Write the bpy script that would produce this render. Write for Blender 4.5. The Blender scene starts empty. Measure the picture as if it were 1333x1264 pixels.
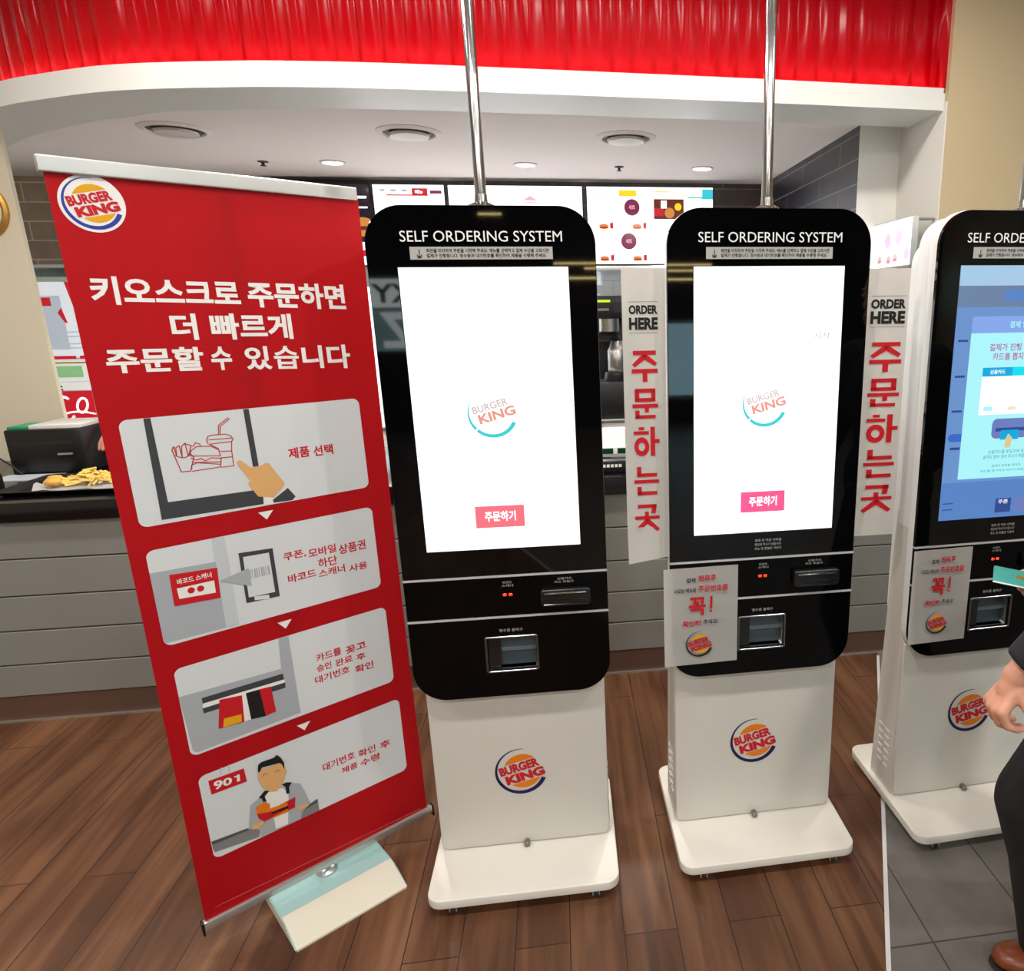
import bpy, bmesh, math, random
from mathutils import Vector, Matrix
random.seed(7)
S = bpy.context.scene
COL = S.collection

# ------------------------------------------------------------------ camera
IMG_W, IMG_H = 1333.0, 1264.0
F_PX, CX, CY = 930.6, 863.58, 649.16
PITCH, ROLL, YAW, EYE = math.radians(-14.85), math.radians(-0.738), math.radians(-7.93), 1.5956
cam_data = bpy.data.cameras.new('camera')
cam = bpy.data.objects.new('camera', cam_data)
COL.objects.link(cam)
cam_data.sensor_fit = 'HORIZONTAL'
cam_data.sensor_width = 36.0
cam_data.lens = F_PX / IMG_W * 36.0
cam_data.shift_x = (IMG_W / 2 - CX) / IMG_W
cam_data.shift_y = (CY - IMG_H / 2) / IMG_W
cam_data.clip_start = 0.02
_right = Vector((1, 0, 0)); _up = Vector((0, -math.sin(PITCH), math.cos(PITCH)))
_fwd = Vector((0, math.cos(PITCH), math.sin(PITCH)))
_r = math.cos(ROLL) * _right + math.sin(ROLL) * _up
_u = -math.sin(ROLL) * _right + math.cos(ROLL) * _up
M = Matrix((_r, _u, -_fwd)).transposed().to_4x4()
cam.matrix_world = Matrix.Translation((0, 0, EYE)) @ Matrix.Rotation(YAW, 4, 'Z') @ M
S.camera = cam

# ------------------------------------------------------------------ colour management, world, big lights
S.view_settings.view_transform = 'Standard'
S.view_settings.look = 'None'
S.view_settings.gamma = 1.0
S.view_settings.use_curve_mapping = False
S.view_settings.exposure = 0.0
world = bpy.data.worlds.new('daylight'); S.world = world
world.use_nodes = True
world.node_tree.nodes['Background'].inputs['Color'].default_value = (0.42, 0.72, 0.85, 1)
world.node_tree.nodes['Background'].inputs['Strength'].default_value = 6.0

def area_light(name, loc, size, watts, color=(1, 0.93, 0.85), rot=(0, 0, 0), size_y=None, spread=None):
    l = bpy.data.lights.new(name, 'AREA'); l.energy = watts; l.color = color
    l.shape = 'DISK'; l.size = size
    if spread: l.spread = spread
    o = bpy.data.objects.new(name, l); COL.objects.link(o); o.location = loc; o.rotation_euler = rot
    return o
for x in (-2.2, -0.35, 1.45, 3.2):
    for y in (-3.4, -1.3, 0.75):
        area_light('hall_ceiling_light', (x, y, 3.0), 0.17, 23.0, (1.0, 0.965, 0.92))
for x in (-2.3, -1.4, -0.5, 0.4, 1.3):
    area_light('hall_ceiling_light', (x, 2.35, 3.0), 0.17, 15.0, (1.0, 0.94, 0.87))

# ------------------------------------------------------------------ helpers
def lin(c):
    out = []
    for v in c[:3]:
        v = v / 255.0
        out.append(v / 12.92 if v <= 0.04045 else ((v + 0.055) / 1.055) ** 2.4)
    return tuple(out) + (1.0,)

MATS = {}
def mat(name, rgb, rough=0.5, metal=0.0, spec=0.5, noise=0.0, nscale=20.0, coat=0.0, emit=None, estr=0.0, bump=0.0, bscale=200.0):
    if name in MATS: return MATS[name]
    m = bpy.data.materials.new(name); m.use_nodes = True
    nt = m.node_tree; b = nt.nodes['Principled BSDF']
    col = lin(rgb)
    b.inputs['Base Color'].default_value = col
    b.inputs['Roughness'].default_value = rough
    b.inputs['Metallic'].default_value = metal
    b.inputs['Specular IOR Level'].default_value = spec
    b.inputs['Coat Weight'].default_value = coat
    tc = nt.nodes.new('ShaderNodeTexCoord')
    if noise > 0:
        n = nt.nodes.new('ShaderNodeTexNoise'); n.inputs['Scale'].default_value = nscale; n.inputs['Detail'].default_value = 4
        nt.links.new(tc.outputs['Object'], n.inputs['Vector'])
        r = nt.nodes.new('ShaderNodeMix'); r.data_type = 'RGBA'
        r.inputs['A'].default_value = tuple(v * (1 - noise) for v in col[:3]) + (1,)
        r.inputs['B'].default_value = tuple(min(1, v * (1 + noise)) for v in col[:3]) + (1,)
        nt.links.new(n.outputs['Fac'], r.inputs['Factor']); nt.links.new(r.outputs['Result'], b.inputs['Base Color'])
    if bump > 0:
        n2 = nt.nodes.new('ShaderNodeTexNoise'); n2.inputs['Scale'].default_value = bscale
        nt.links.new(tc.outputs['Object'], n2.inputs['Vector'])
        bp = nt.nodes.new('ShaderNodeBump'); bp.inputs['Strength'].default_value = bump; bp.inputs['Distance'].default_value = 0.002
        nt.links.new(n2.outputs['Fac'], bp.inputs['Height']); nt.links.new(bp.outputs['Normal'], b.inputs['Normal'])
    if emit is not None:
        b.inputs['Emission Color'].default_value = lin(emit); b.inputs['Emission Strength'].default_value = estr
    MATS[name] = m
    return m

def screen_mat(name, rgb, strength=1.0):
    """a lit display pixel colour under glossy glass"""
    return mat(name, (8, 8, 10), rough=0.12, spec=0.5, emit=rgb, estr=strength)

def ink(name, rgb): return mat(name, rgb, rough=0.55, spec=0.3)

def finish(bm, name, mats, parent=None, smooth=None, loc=None, recalc=True):
    if recalc: bmesh.ops.recalc_face_normals(bm, faces=bm.faces)
    me = bpy.data.meshes.new(name); bm.to_mesh(me); bm.free()
    if not isinstance(mats, (list, tuple)): mats = [mats]
    for m in mats: me.materials.append(m)
    if smooth:
        me.shade_smooth(); me.set_sharp_from_angle(angle=math.radians(smooth))
    o = bpy.data.objects.new(name, me); COL.objects.link(o)
    if parent: o.parent = parent
    if loc: o.location = loc
    return o

def tag(o, label, cat, group=None, kind=None):
    o['label'] = label; o['category'] = cat
    if group: o['group'] = group
    if kind: o['kind'] = kind
    return o
def thing(name, label, cat, loc=(0, 0, 0), rz=0.0, group=None):
    o = bpy.data.objects.new(name, None); COL.objects.link(o)
    o.location = loc; o.rotation_euler = (0, 0, rz); o.empty_display_size = 0.05
    return tag(o, label, cat, group)
def struct(o, label=None):
    o['kind'] = 'structure'
    if label: o['label'] = label
    return o

def box(bm, x0, x1, y0, y1, z0, z1, bev=0.0, seg=2, mi=0):
    vs = [bm.verts.new(p) for p in ((x0,y0,z0),(x1,y0,z0),(x1,y1,z0),(x0,y1,z0),(x0,y0,z1),(x1,y0,z1),(x1,y1,z1),(x0,y1,z1))]
    fs = [bm.faces.new([vs[i] for i in f]) for f in ((0,3,2,1),(4,5,6,7),(0,1,5,4),(1,2,6,5),(2,3,7,6),(3,0,4,7))]
    for f in fs: f.material_index = mi
    if bev > 0:
        es = list({e for f in fs for e in f.edges})
        bmesh.ops.bevel(bm, geom=es, offset=bev, segments=seg, affect='EDGES', profile=0.5, clamp_overlap=True)
    return fs
def boxobj(name, m, parent, x0, x1, y0, y1, z0, z1, bev=0.0, smooth=None):
    bm = bmesh.new(); box(bm, x0, x1, y0, y1, z0, z1, bev)
    return finish(bm, name, m, parent, smooth or (40 if bev else None))

def tube(bm, p0, p1, r0, r1=None, n=16, caps=True, mi=0):
    r1 = r0 if r1 is None else r1
    p0, p1 = Vector(p0), Vector(p1); d = (p1 - p0)
    q = d.to_track_quat('Z', 'Y')
    A = [bm.verts.new(p0 + q @ Vector((r0*math.cos(2*math.pi*i/n), r0*math.sin(2*math.pi*i/n), 0))) for i in range(n)]
    B = [bm.verts.new(p1 + q @ Vector((r1*math.cos(2*math.pi*i/n), r1*math.sin(2*math.pi*i/n), 0))) for i in range(n)]
    for i in range(n):
        f = bm.faces.new((A[i], A[(i+1) % n], B[(i+1) % n], B[i])); f.material_index = mi
    if caps:
        bm.faces.new(list(reversed(A))).material_index = mi; bm.faces.new(B).material_index = mi
def lathe(bm, prof, n=24, c=(0, 0, 0), mi=0, axis='Z'):
    c = Vector(c); rings = []
    for r, z in prof:
        ring = []
        for i in range(n):
            a = 2*math.pi*i/n
            v = Vector((r*math.cos(a), r*math.sin(a), z))
            if axis == 'Y': v = Vector((v.x, -v.z, v.y))
            ring.append(bm.verts.new(c + v))
        rings.append(ring)
    for a, b in zip(rings[:-1], rings[1:]):
        for i in range(n):
            bm.faces.new((a[i], a[(i+1) % n], b[(i+1) % n], b[i])).material_index = mi
    bm.faces.new(list(reversed(rings[0]))).material_index = mi; bm.faces.new(rings[-1]).material_index = mi

def rrect(x0, x1, y0, y1, r=0.0, rb=None, n=8):
    """rounded rectangle outline, ccw; r top radius, rb bottom radius"""
    rb = r if rb is None else rb
    pts = []
    for cx, cy, a0, rr in ((x1, y0, -90, rb), (x1, y1, 0, r), (x0, y1, 90, r), (x0, y0, 180, rb)):
        if rr <= 1e-6: pts.append((cx, cy)); continue
        ox = cx - rr if cx == x1 else cx + rr; oy = cy - rr if cy == y1 else cy + rr
        for i in range(n + 1):
            a = math.radians(a0 + 90 * i / n); pts.append((ox + rr*math.cos(a), oy + rr*math.sin(a)))
    return pts
def circle(cx, cy, r, n=32, ry=None):
    return [(cx + r*math.cos(2*math.pi*i/n), cy + (ry or r)*math.sin(2*math.pi*i/n)) for i in range(n)]

def plate_bm(loops, y0, y1, bevel=0.0, flat=False):
    """2D outline(s) in x,z (later loops are holes) thickened from y0 (front, towards -Y) to y1; flat=True: outline in x,y, thickness in z"""
    cu = bpy.data.curves.new('plate', 'CURVE'); cu.dimensions = '2D'; cu.fill_mode = 'BOTH'
    th = abs(y1 - y0); bevel = min(bevel, th / 2 * 0.95)
    for lp in loops:
        sp = cu.splines.new('POLY'); sp.points.add(len(lp) - 1)
        for p, q in zip(sp.points, lp): p.co = (q[0], q[1], 0, 1)
        sp.use_cyclic_u = True
    cu.extrude = th / 2 - bevel; cu.bevel_depth = bevel; cu.bevel_resolution = 2 if bevel >= 0.003 else 0
    cu.offset = -bevel
    o = bpy.data.objects.new('plate', cu); COL.objects.link(o)
    dg = bpy.context.evaluated_depsgraph_get()
    me = bpy.data.meshes.new_from_object(o.evaluated_get(dg))
    bm = bmesh.new(); bm.from_mesh(me)
    bpy.data.objects.remove(o); bpy.data.curves.remove(cu); bpy.data.meshes.remove(me)
    bmesh.ops.remove_doubles(bm, verts=bm.verts, dist=1e-6)
    mid = (y0 + y1) / 2
    for v in bm.verts:
        x, y, z = v.co
        v.co = (x, y, z + mid) if flat else (x, mid - z, y)
    for f in bm.faces: f.material_index = 0
    return bm
def plate(name, loops, y0, y1, m, parent, bevel=0.0, flat=False):
    return finish(plate_bm(loops, y0, y1, bevel, flat), name, m, parent, 24 if bevel else None)

_TX = {}
def text_mesh(body, bold, shear=0.0):
    k = (body, bold, shear)
    if k not in _TX:
        cu = bpy.data.curves.new('lettering', 'FONT'); cu.body = body; cu.offset = bold; cu.resolution_u = 3; cu.shear = shear
        o = bpy.data.objects.new('lettering', cu); COL.objects.link(o)
        dg = bpy.context.evaluated_depsgraph_get()
        me = bpy.data.meshes.new_from_object(o.evaluated_get(dg))
        vs = [(v.co.x, v.co.y) for v in me.vertices]; fs = [tuple(p.vertices) for p in me.polygons]
        bpy.data.objects.remove(o); bpy.data.curves.remove(cu); bpy.data.meshes.remove(me)
        _TX[k] = (vs, fs)
    return _TX[k]

class Gfx:
    """flat printed artwork on a surface facing -Y: x right, z up, each layer a hair in front of the last"""
    def __init__(s, y=0.0, eps=0.00035): s.bm = bmesh.new(); s.mats = []; s.y = y; s.eps = eps
    def mi(s, m):
        if m not in s.mats: s.mats.append(m)
        return s.mats.index(m)
    def poly(s, pts, m, layer=1):
        y = s.y - layer*s.eps
        vs = [s.bm.verts.new((p[0], y, p[1])) for p in pts]
        f = s.bm.faces.new(vs); f.material_index = s.mi(m)
        f.normal_update()
        if f.normal.y > 0: f.normal_flip()
    def rect(s, x0, x1, z0, z1, m, layer=1): s.poly([(x0,z0),(x1,z0),(x1,z1),(x0,z1)], m, layer)
    def stroke(s, pts, w, m, layer=2, caps=0.35):
        for a, b in zip(pts[:-1], pts[1:]):
            a, b = Vector(a), Vector(b); d = b - a
            if d.length < 1e-6: continue
            d.normalize(); n = Vector((-d.y, d.x)) * w/2; e = d * w * caps
            s.poly([a-e-n, b+e-n, b+e+n, a-e+n], m, layer)
    def arc(s, cx, cy, r, a0, a1, w0, w1, m, layer=2, n=28, mid=None):
        inn, out = [], []
        for i in range(n + 1):
            t = i / n; a = math.radians(a0 + (a1-a0)*t); w = w0 + (w1-w0)*t
            out.append((cx + r*math.cos(a), cy + r*math.sin(a))); inn.append((cx + (r-w)*math.cos(a), cy + (r-w)*math.sin(a)))
        for i in range(n): s.poly([out[i], out[i+1], inn[i+1], inn[i]], m, layer)
    def text(s, body, x0, x1, z0, z1, m, layer=2, bold=0.012, xf=None, shear=0.0):
        vs, fs = text_mesh(body, bold, shear)
        ax, bx = min(v[0] for v in vs), max(v[0] for v in vs); ay, by = min(v[1] for v in vs), max(v[1] for v in vs)
        y = s.y - layer*s.eps; k = s.mi(m); V = []
        for vx, vy in vs:
            px = x0 + (vx-ax)/(bx-ax)*(x1-x0); pz = z0 + (vy-ay)/(by-ay)*(z1-z0)
            if xf: px, pz = xf(px, pz)
            V.append(s.bm.verts.new((px, y, pz)))
        for f in fs:
            try: g = s.bm.faces.new([V[i] for i in f])
            except ValueError: continue
            g.material_index = k; g.normal_update()
            if g.normal.y > 0: g.normal_flip()
    def build(s, name, parent=None): return finish(s.bm, name, s.mats, parent, recalc=False)

# ------------------------------------------------------------------ materials
m_white = mat('white_powder_coat', (208, 205, 197), 0.35, noise=0.015, nscale=4)
m_foot_white_lit = mat('foot_plate_white_lit', (232, 228, 218), 0.35)  # lighter copy of the white coat, overhead light painted into it
m_casing = mat('white_plastic', (228, 229, 228), 0.3)
m_glass = mat('black_glass', (4, 4, 6), 0.03, spec=0.38)
m_acrylic = mat('black_acrylic', (5, 5, 6), 0.08, spec=0.14)
m_trim = mat('satin_trim', (206, 206, 206), 0.45, 0.3)
m_blackpl = mat('black_plastic', (18, 18, 20), 0.35)
m_chrome = mat('chrome', (200, 200, 200), 0.12, 1.0)
m_steel = mat('brushed_steel', (176, 174, 170), 0.32, 1.0, noise=0.06, nscale=40)
m_alu = mat('aluminium', (205, 206, 204), 0.35, 0.85)
m_rubber = mat('grey_rubber', (40, 40, 42), 0.7)
m_red = mat('banner_red', (204, 22, 33), 0.5, spec=0.3, noise=0.04, nscale=3)
m_paper = mat('paper_white', (226, 224, 218), 0.7, noise=0.015, nscale=12)
m_ink_red = ink('ink_red', (196, 22, 34)); m_ink_black = ink('ink_black', (24, 24, 26)); m_ink_white = ink('ink_white', (236, 234, 230))
m_ink_blue = ink('ink_blue', (28, 40, 120)); m_ink_navy = ink('ink_navy', (24, 22, 72)); m_ink_orange = ink('ink_orange', (226, 122, 14)); m_ink_yellow = ink('ink_yellow', (228, 164, 16))
m_card = ink('ink_card_grey', (214, 218, 220)); m_dgrey = ink('ink_dark_grey', (62, 64, 68)); m_mgrey = ink('ink_mid_grey', (168, 174, 180)); m_lgrey = ink('ink_light_grey', (196, 202, 206))
m_skinink = ink('ink_skin', (222, 172, 112)); m_ink_food = ink('ink_line_red', (186, 66, 70)); m_ctrdark = ink('ink_counter_dark', (82, 84, 84)); m_ctr = ink('ink_counter', (128, 130, 130))
m_label = mat('silver_label', (176, 174, 170), 0.4)
m_wallcream = mat('cream_paint', (220, 210, 186), 0.75, noise=0.02, nscale=2)
m_wallwhite = mat('white_paint', (226, 224, 218), 0.75, noise=0.015, nscale=2)
m_ceil = mat('ceiling_paint', (224, 216, 214), 0.8, noise=0.012, nscale=2)
m_dark = mat('dark_paint', (38, 33, 30), 0.6)
m_ctrpanel = mat('counter_panel_grey', (136, 136, 131), 0.45, noise=0.03, nscale=6)
m_groove = mat('groove_brown', (84, 68, 56), 0.7)
m_kick = mat('brown_kickboard', (96, 70, 58), 0.5, noise=0.08, nscale=10)
m_slab = mat('black_worktop', (14, 14, 15), 0.18, noise=0.2, nscale=60)

def tile_mat(name, c1, c2, grout, bw, bh, mortar, rough=0.3, rot=(0, 0, 0), loc=(0, 0, 0), offset=0.5, spec=0.5):
    m = bpy.data.materials.new(name); m.use_nodes = True; nt = m.node_tree; b = nt.nodes['Principled BSDF']
    tc = nt.nodes.new('ShaderNodeTexCoord'); mp = nt.nodes.new('ShaderNodeMapping'); br = nt.nodes.new('ShaderNodeTexBrick')
    mp.inputs['Rotation'].default_value = rot; mp.inputs['Location'].default_value = loc
    nt.links.new(tc.outputs['Object'], mp.inputs['Vector']); nt.links.new(mp.outputs['Vector'], br.inputs['Vector'])
    br.inputs['Color1'].default_value = lin(c1); br.inputs['Color2'].default_value = lin(c2); br.inputs['Mortar'].default_value = lin(grout)
    br.inputs['Scale'].default_value = 1.0; br.inputs['Mortar Size'].default_value = mortar
    br.inputs['Brick Width'].default_value = bw; br.inputs['Row Height'].default_value = bh; br.offset = offset
    n = nt.nodes.new('ShaderNodeTexNoise'); n.inputs['Scale'].default_value = 14; n.inputs['Detail'].default_value = 6
    nt.links.new(tc.outputs['Object'], n.inputs['Vector'])
    mx = nt.nodes.new('ShaderNodeMix'); mx.data_type = 'RGBA'; mx.blend_type = 'OVERLAY'; mx.inputs['Factor'].default_value = 0.25
    nt.links.new(br.outputs['Color'], mx.inputs['A']); nt.links.new(n.outputs['Fac'], mx.inputs['B']); nt.links.new(mx.outputs['Result'], b.inputs['Base Color'])
    bp = nt.nodes.new('ShaderNodeBump'); bp.inputs['Strength'].default_value = 0.25; bp.inputs['Distance'].default_value = 0.002; bp.invert = True
    nt.links.new(br.outputs['Fac'], bp.inputs['Height']); nt.links.new(bp.outputs['Normal'], b.inputs['Normal'])
    b.inputs['Roughness'].default_value = rough; b.inputs['Specular IOR Level'].default_value = spec
    return m
m_tile_right = tile_mat('slate_tile_right', (36, 32, 42), (42, 38, 48), (112, 104, 112), 0.6, 0.115, 0.004, 0.3, rot=(0, math.radians(-90), math.radians(-90)), offset=0.5)
m_tile_back = tile_mat('slate_tile_back', (78, 68, 64), (88, 77, 72), (124, 112, 108), 0.6, 0.115, 0.004, 0.35, rot=(math.radians(-90), 0, 0))
m_tile_brown_lit = tile_mat('brown_back_tile_lit', (158, 128, 112), (170, 140, 122), (214, 196, 184), 0.6, 0.115, 0.004, 0.35, rot=(math.radians(-90), 0, 0))  # lighter copy of the back wall tile, kitchen light painted into its colour
m_tile_pale = tile_mat('pale_splash_tile', (206, 218, 224), (212, 222, 228), (188, 200, 206), 0.2, 0.1, 0.003, 0.25, rot=(math.radians(-90), 0, 0))
m_tile_floor = tile_mat('grey_floor_tile', (112, 107, 102), (118, 113, 108), (72, 68, 65), 0.6, 0.285, 0.0026, 0.4, rot=(0, 0, math.radians(90)), loc=(0.186, -0.03, 0), offset=0.0)

def wood_mat():
    m = bpy.data.materials.new('wood_plank_floor'); m.use_nodes = True; nt = m.node_tree; b = nt.nodes['Principled BSDF']
    N = nt.nodes.new; L = nt.links.new
    tc = N('ShaderNodeTexCoord'); mp = N('ShaderNodeMapping'); br = N('ShaderNodeTexBrick')
    mp.inputs['Rotation'].default_value = (0, 0, math.radians(90)); mp.inputs['Location'].default_value = (0.33, 0.047, 0)
    L(tc.outputs['Object'], mp.inputs['Vector']); L(mp.outputs['Vector'], br.inputs['Vector'])
    br.inputs['Color1'].default_value = (0.25, 0.25, 0.25, 1); br.inputs['Color2'].default_value = (0.75, 0.75, 0.75, 1); br.inputs['Mortar'].default_value = (0, 0, 0, 1)
    br.inputs['Scale'].default_value = 1; br.inputs['Brick Width'].default_value = 1.2; br.inputs['Row Height'].default_value = 0.1415
    br.inputs['Mortar Size'].default_value = 0.0016; br.inputs['Mortar Smooth'].default_value = 0.1; br.offset = 0.37
    mg = N('ShaderNodeMapping'); mg.inputs['Scale'].default_value = (26, 1.6, 1); L(tc.outputs['Object'], mg.inputs['Vector'])
    n1 = N('ShaderNodeTexNoise'); n1.inputs['Scale'].default_value = 1.0; n1.inputs['Detail'].default_value = 6; n1.inputs['Distortion'].default_value = 0.6
    L(mg.outputs['Vector'], n1.inputs['Vector'])
    mg2 = N('ShaderNodeMapping'); mg2.inputs['Scale'].default_value = (5, 1.2, 1); L(tc.outputs['Object'], mg2.inputs['Vector'])
    n2 = N('ShaderNodeTexNoise'); n2.inputs['Scale'].default_value = 1.0; n2.inputs['Detail'].default_value = 3; L(mg2.outputs['Vector'], n2.inputs['Vector'])
    a1 = N('ShaderNodeMath'); a1.operation = 'MULTIPLY_ADD'; a1.inputs[1].default_value = 0.55
    L(n1.outputs['Fac'], a1.inputs[0])
    a2 = N('ShaderNodeMath'); a2.operation = 'MULTIPLY'; a2.inputs[1].default_value = 0.5; L(n2.outputs['Fac'], a2.inputs[0]); L(a2.outputs[0], a1.inputs[2])
    bw = N('ShaderNodeRGBToBW'); L(br.outputs['Color'], bw.inputs['Color'])
    a3 = N('ShaderNodeMath'); a3.operation = 'MULTIPLY_ADD'; a3.inputs[1].default_value = 0.22; L(bw.outputs[0], a3.inputs[0]); L(a1.outputs[0], a3.inputs[2])
    cr = N('ShaderNodeValToRGB'); L(a3.outputs[0], cr.inputs['Fac'])
    cr.color_ramp.elements[0].position = 0.33; cr.color_ramp.elements[0].color = lin((56, 36, 25))
    cr.color_ramp.elements[1].position = 0.85; cr.color_ramp.elements[1].color = lin((130, 90, 61))
    e = cr.color_ramp.elements.new(0.58); e.color = lin((88, 56, 37))
    mx = N('ShaderNodeMix'); mx.data_type = 'RGBA'; mx.inputs['B'].default_value = lin((46, 32, 26)); L(br.outputs['Fac'], mx.inputs['Factor']); L(cr.outputs['Color'], mx.inputs['A'])
    L(mx.outputs['Result'], b.inputs['Base Color'])
    b.inputs['Roughness'].default_value = 0.5; b.inputs['Specular IOR Level'].default_value = 0.4
    bp = N('ShaderNodeBump'); bp.inputs['Strength'].default_value = 0.2; bp.inputs['Distance'].default_value = 0.002; bp.invert = True
    L(br.outputs['Fac'], bp.inputs['Height']); L(bp.outputs['Normal'], b.inputs['Normal'])
    return m
m_wood = wood_mat()

# ------------------------------------------------------------------ the setting
def strip_x(y): return 0.734 + (y - 1.325) * 0.4334          # edge between planks and tiles
def slabpoly(name, pts, z0, z1, m):
    return finish(plate_bm([pts], z0, z1, 0, True), name, m)
YB, YR = 5.36, -6.5
struct(slabpoly('floor', [(-4.58, 3.545), (1.49, 3.545), (1.49, 5.35), (-4.58, 5.35)], 0.0005, 0.004, mat('bounce_floor_pale', (214, 210, 204), 0.5)), 'pale unseen floor added behind the counter to bounce light')  # unseen pale floor laid over the planks to bounce light onto the soffit
struct(slabpoly('floor', [(-4.6, YR), (strip_x(YR), YR), (strip_x(YB), YB), (-4.6, YB)], -0.08, 0.0, m_wood), 'brown wood plank floor')
struct(slabpoly('floor', [(strip_x(YR), YR), (6.5, YR), (6.5, YB), (strip_x(YB), YB)], -0.08, 0.0, m_tile_floor), 'grey stone tile floor')
t0, t1 = Vector((strip_x(-2), -2)), Vector((strip_x(2.9), 2.9)); tn = Vector((0.918, -0.397)) * 0.006
struct(slabpoly('trim_1', [tuple(t0-tn), tuple(t0+tn), tuple(t1+tn), tuple(t1-tn)], -0.002, 0.004, m_casing), 'pale metal strip between wood and tile floors')

bm = bmesh.new(); box(bm, -4.6, -2.2, YB, YB+0.12, 1.90, 2.46); struct(finish(bm, 'wall_back', m_tile_brown_lit))
bm = bmesh.new(); box(bm, -2.2, 1.72, YB, YB+0.12, 1.90, 2.46); struct(finish(bm, 'wall_back', m_tile_back))
bm = bmesh.new(); box(bm, -4.6, 1.72, YB, YB+0.12, 0, 1.90); struct(finish(bm, 'wall_back', m_tile_pale))
bm = bmesh.new(); box(bm, 1.5, 1.545, 3.652, YB, 0, 2.45); struct(finish(bm, 'wall_right', m_tile_right))
bm = bmesh.new(); box(bm, 1.545, 1.715, 3.65, YB, 0, 2.45); box(bm, 1.5, 1.55, 3.648, 3.652, 0, 2.45); struct(finish(bm, 'wall_right', m_wallwhite))
bm = bmesh.new(); box(bm, 1.714, 6.5, 3.22, YB+0.12, 0, 3.06); struct(finish(bm, 'wall_column', mat('tan_paint', (192, 174, 140), 0.75, noise=0.02, nscale=2)), 'cream wall right of the counter')
bm = bmesh.new(); box(bm, 1.709, 1.7138, 3.221, 3.649, 0, 2.45); struct(finish(bm, 'wall_right', m_wallwhite))
bm = bmesh.new(); box(bm, -4.6, -2.415, 3.86, 3.885, 0, 2.45); struct(finish(bm, 'wall_left', m_wallcream), 'cream wall at the left end of the counter')
bm = bmesh.new(); box(bm, -4.72, -4.6, YR, YB+0.12, 0, 3.06); struct(finish(bm, 'wall_left', m_wallcream))
bm = bmesh.new(); box(bm, 6.5, 6.62, YR, 3.3, 0, 3.06); struct(finish(bm, 'wall_side', m_wallcream))
# rear wall with shop windows (seen only as reflections in the black glass)
WN = [(1.55, 3.9, 0.34, 1.45), (5.3, 6.4, 1.55, 2.12)]
bm = bmesh.new(); xs = [-4.6]
for a, b_, z0, z1 in WN:
    box(bm, xs[-1], a, YR-0.12, YR, 0, 3.06); box(bm, a, b_, YR-0.12, YR, 0, z0); box(bm, a, b_, YR-0.12, YR, z1, 3.06); xs.append(b_)
box(bm, xs[-1], 6.5, YR-0.12, YR, 0, 3.06); struct(finish(bm, 'wall_rear', m_dark))
m_pane = mat('window_glass', (255, 255, 255), 0.0); m_pane.node_tree.nodes['Principled BSDF'].inputs['Transmission Weight'].default_value = 1.0; m_pane.node_tree.nodes['Principled BSDF'].inputs['IOR'].default_value = 1.02
for k, (a, b_, z0, z1) in enumerate(WN):
    w = finish(plate_bm([rrect(a, b_, z0, z1), rrect(a+.05, b_-.05, z0+.05, z1-.05)[::-1]], YR-.09, YR-.02), 'window_%d' % (k+1), m_alu); struct(w)
    boxobj('window_pane', m_pane, w, a+.05, b_-.05, YR-.06, YR-.054, z0+.05, z1-.05)

# fascia: white band with a red corrugated panel above it, curving back at the left
FC = [(-3.2, 4.45), (-2.9, 4.12), (-2.55, 3.80), (-2.194, 3.547), (-1.979, 3.427), (-1.617, 3.27), (-1.186, 3.185), (-0.894, 3.157), (-0.55, 3.150), (-0.215, 3.160), (0.266, 3.176), (0.841, 3.199), (1.249, 3.222), (1.716, 3.25)]
def resample(pts, step):
    P_ = [Vector(p) for p in pts]; fine = []
    for i in range(len(P_)-1):                                 # Catmull-Rom
        a = P_[max(i-1, 0)]; b_ = P_[i]; c = P_[i+1]; d = P_[min(i+2, len(P_)-1)]
        for k in range(20):
            t = k/20
            fine.append(0.5*((2*b_)+(c-a)*t+(2*a-5*b_+4*c-d)*t*t+(3*b_-a-3*c+d)*t**3))
    fine.append(P_[-1]); out = [fine[0]]; acc = 0
    for p, q in zip(fine[:-1], fine[1:]):
        acc += (q-p).length
        if acc >= step: out.append(q); acc = 0
    out.append(fine[-1]); return out
def normals(pts):
    ns = []
    for i in range(len(pts)):
        d = (pts[min(i+1, len(pts)-1)] - pts[max(i-1, 0)]).normalized(); ns.append(Vector((-d.y, d.x)))
    return ns                                                  # pointing to +Y (inward)
fc = resample(FC, 0.05); fn = normals(fc)
def ribbon(name, prof, m, closed=True):
    """sweep a profile (depth, z) along the fascia curve"""
    bm = bmesh.new(); rows = []
    for p, n in zip(fc, fn): rows.append([bm.verts.new((p.x+n.x*d, p.y+n.y*d, z)) for d, z in prof])
    k = len(prof)
    for a, b_ in zip(rows[:-1], rows[1:]):
        for i in range(k if closed else k-1): bm.faces.new((a[i], b_[i], b_[(i+1) % k], a[(i+1) % k]))
    if closed: bm.faces.new(rows[0]); bm.faces.new(list(reversed(rows[-1])))
    return finish(bm, name, m, None, 30)
m_band = mat('white_gloss_band', (222, 224, 220), 0.3)
struct(ribbon('trim_2', [(0, 2.42), (0, 2.508), (0.012, 2.508), (0.012, 2.49), (0.30, 2.49), (0.30, 2.42)], m_band), 'white curved fascia band above the counter')
m_led = mat('led_strip', (255, 240, 235), 0.5, emit=(255, 96, 104), estr=9.0)
struct(ribbon('trim_3', [(0.02, 2.491), (0.02, 2.497), (0.034, 2.497), (0.034, 2.491)], m_led), 'light strip hidden behind the fascia band')
m_corr = mat('red_corrugated_metal', (176, 0, 18), 0.26, 0.0, spec=0.32)
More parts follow.
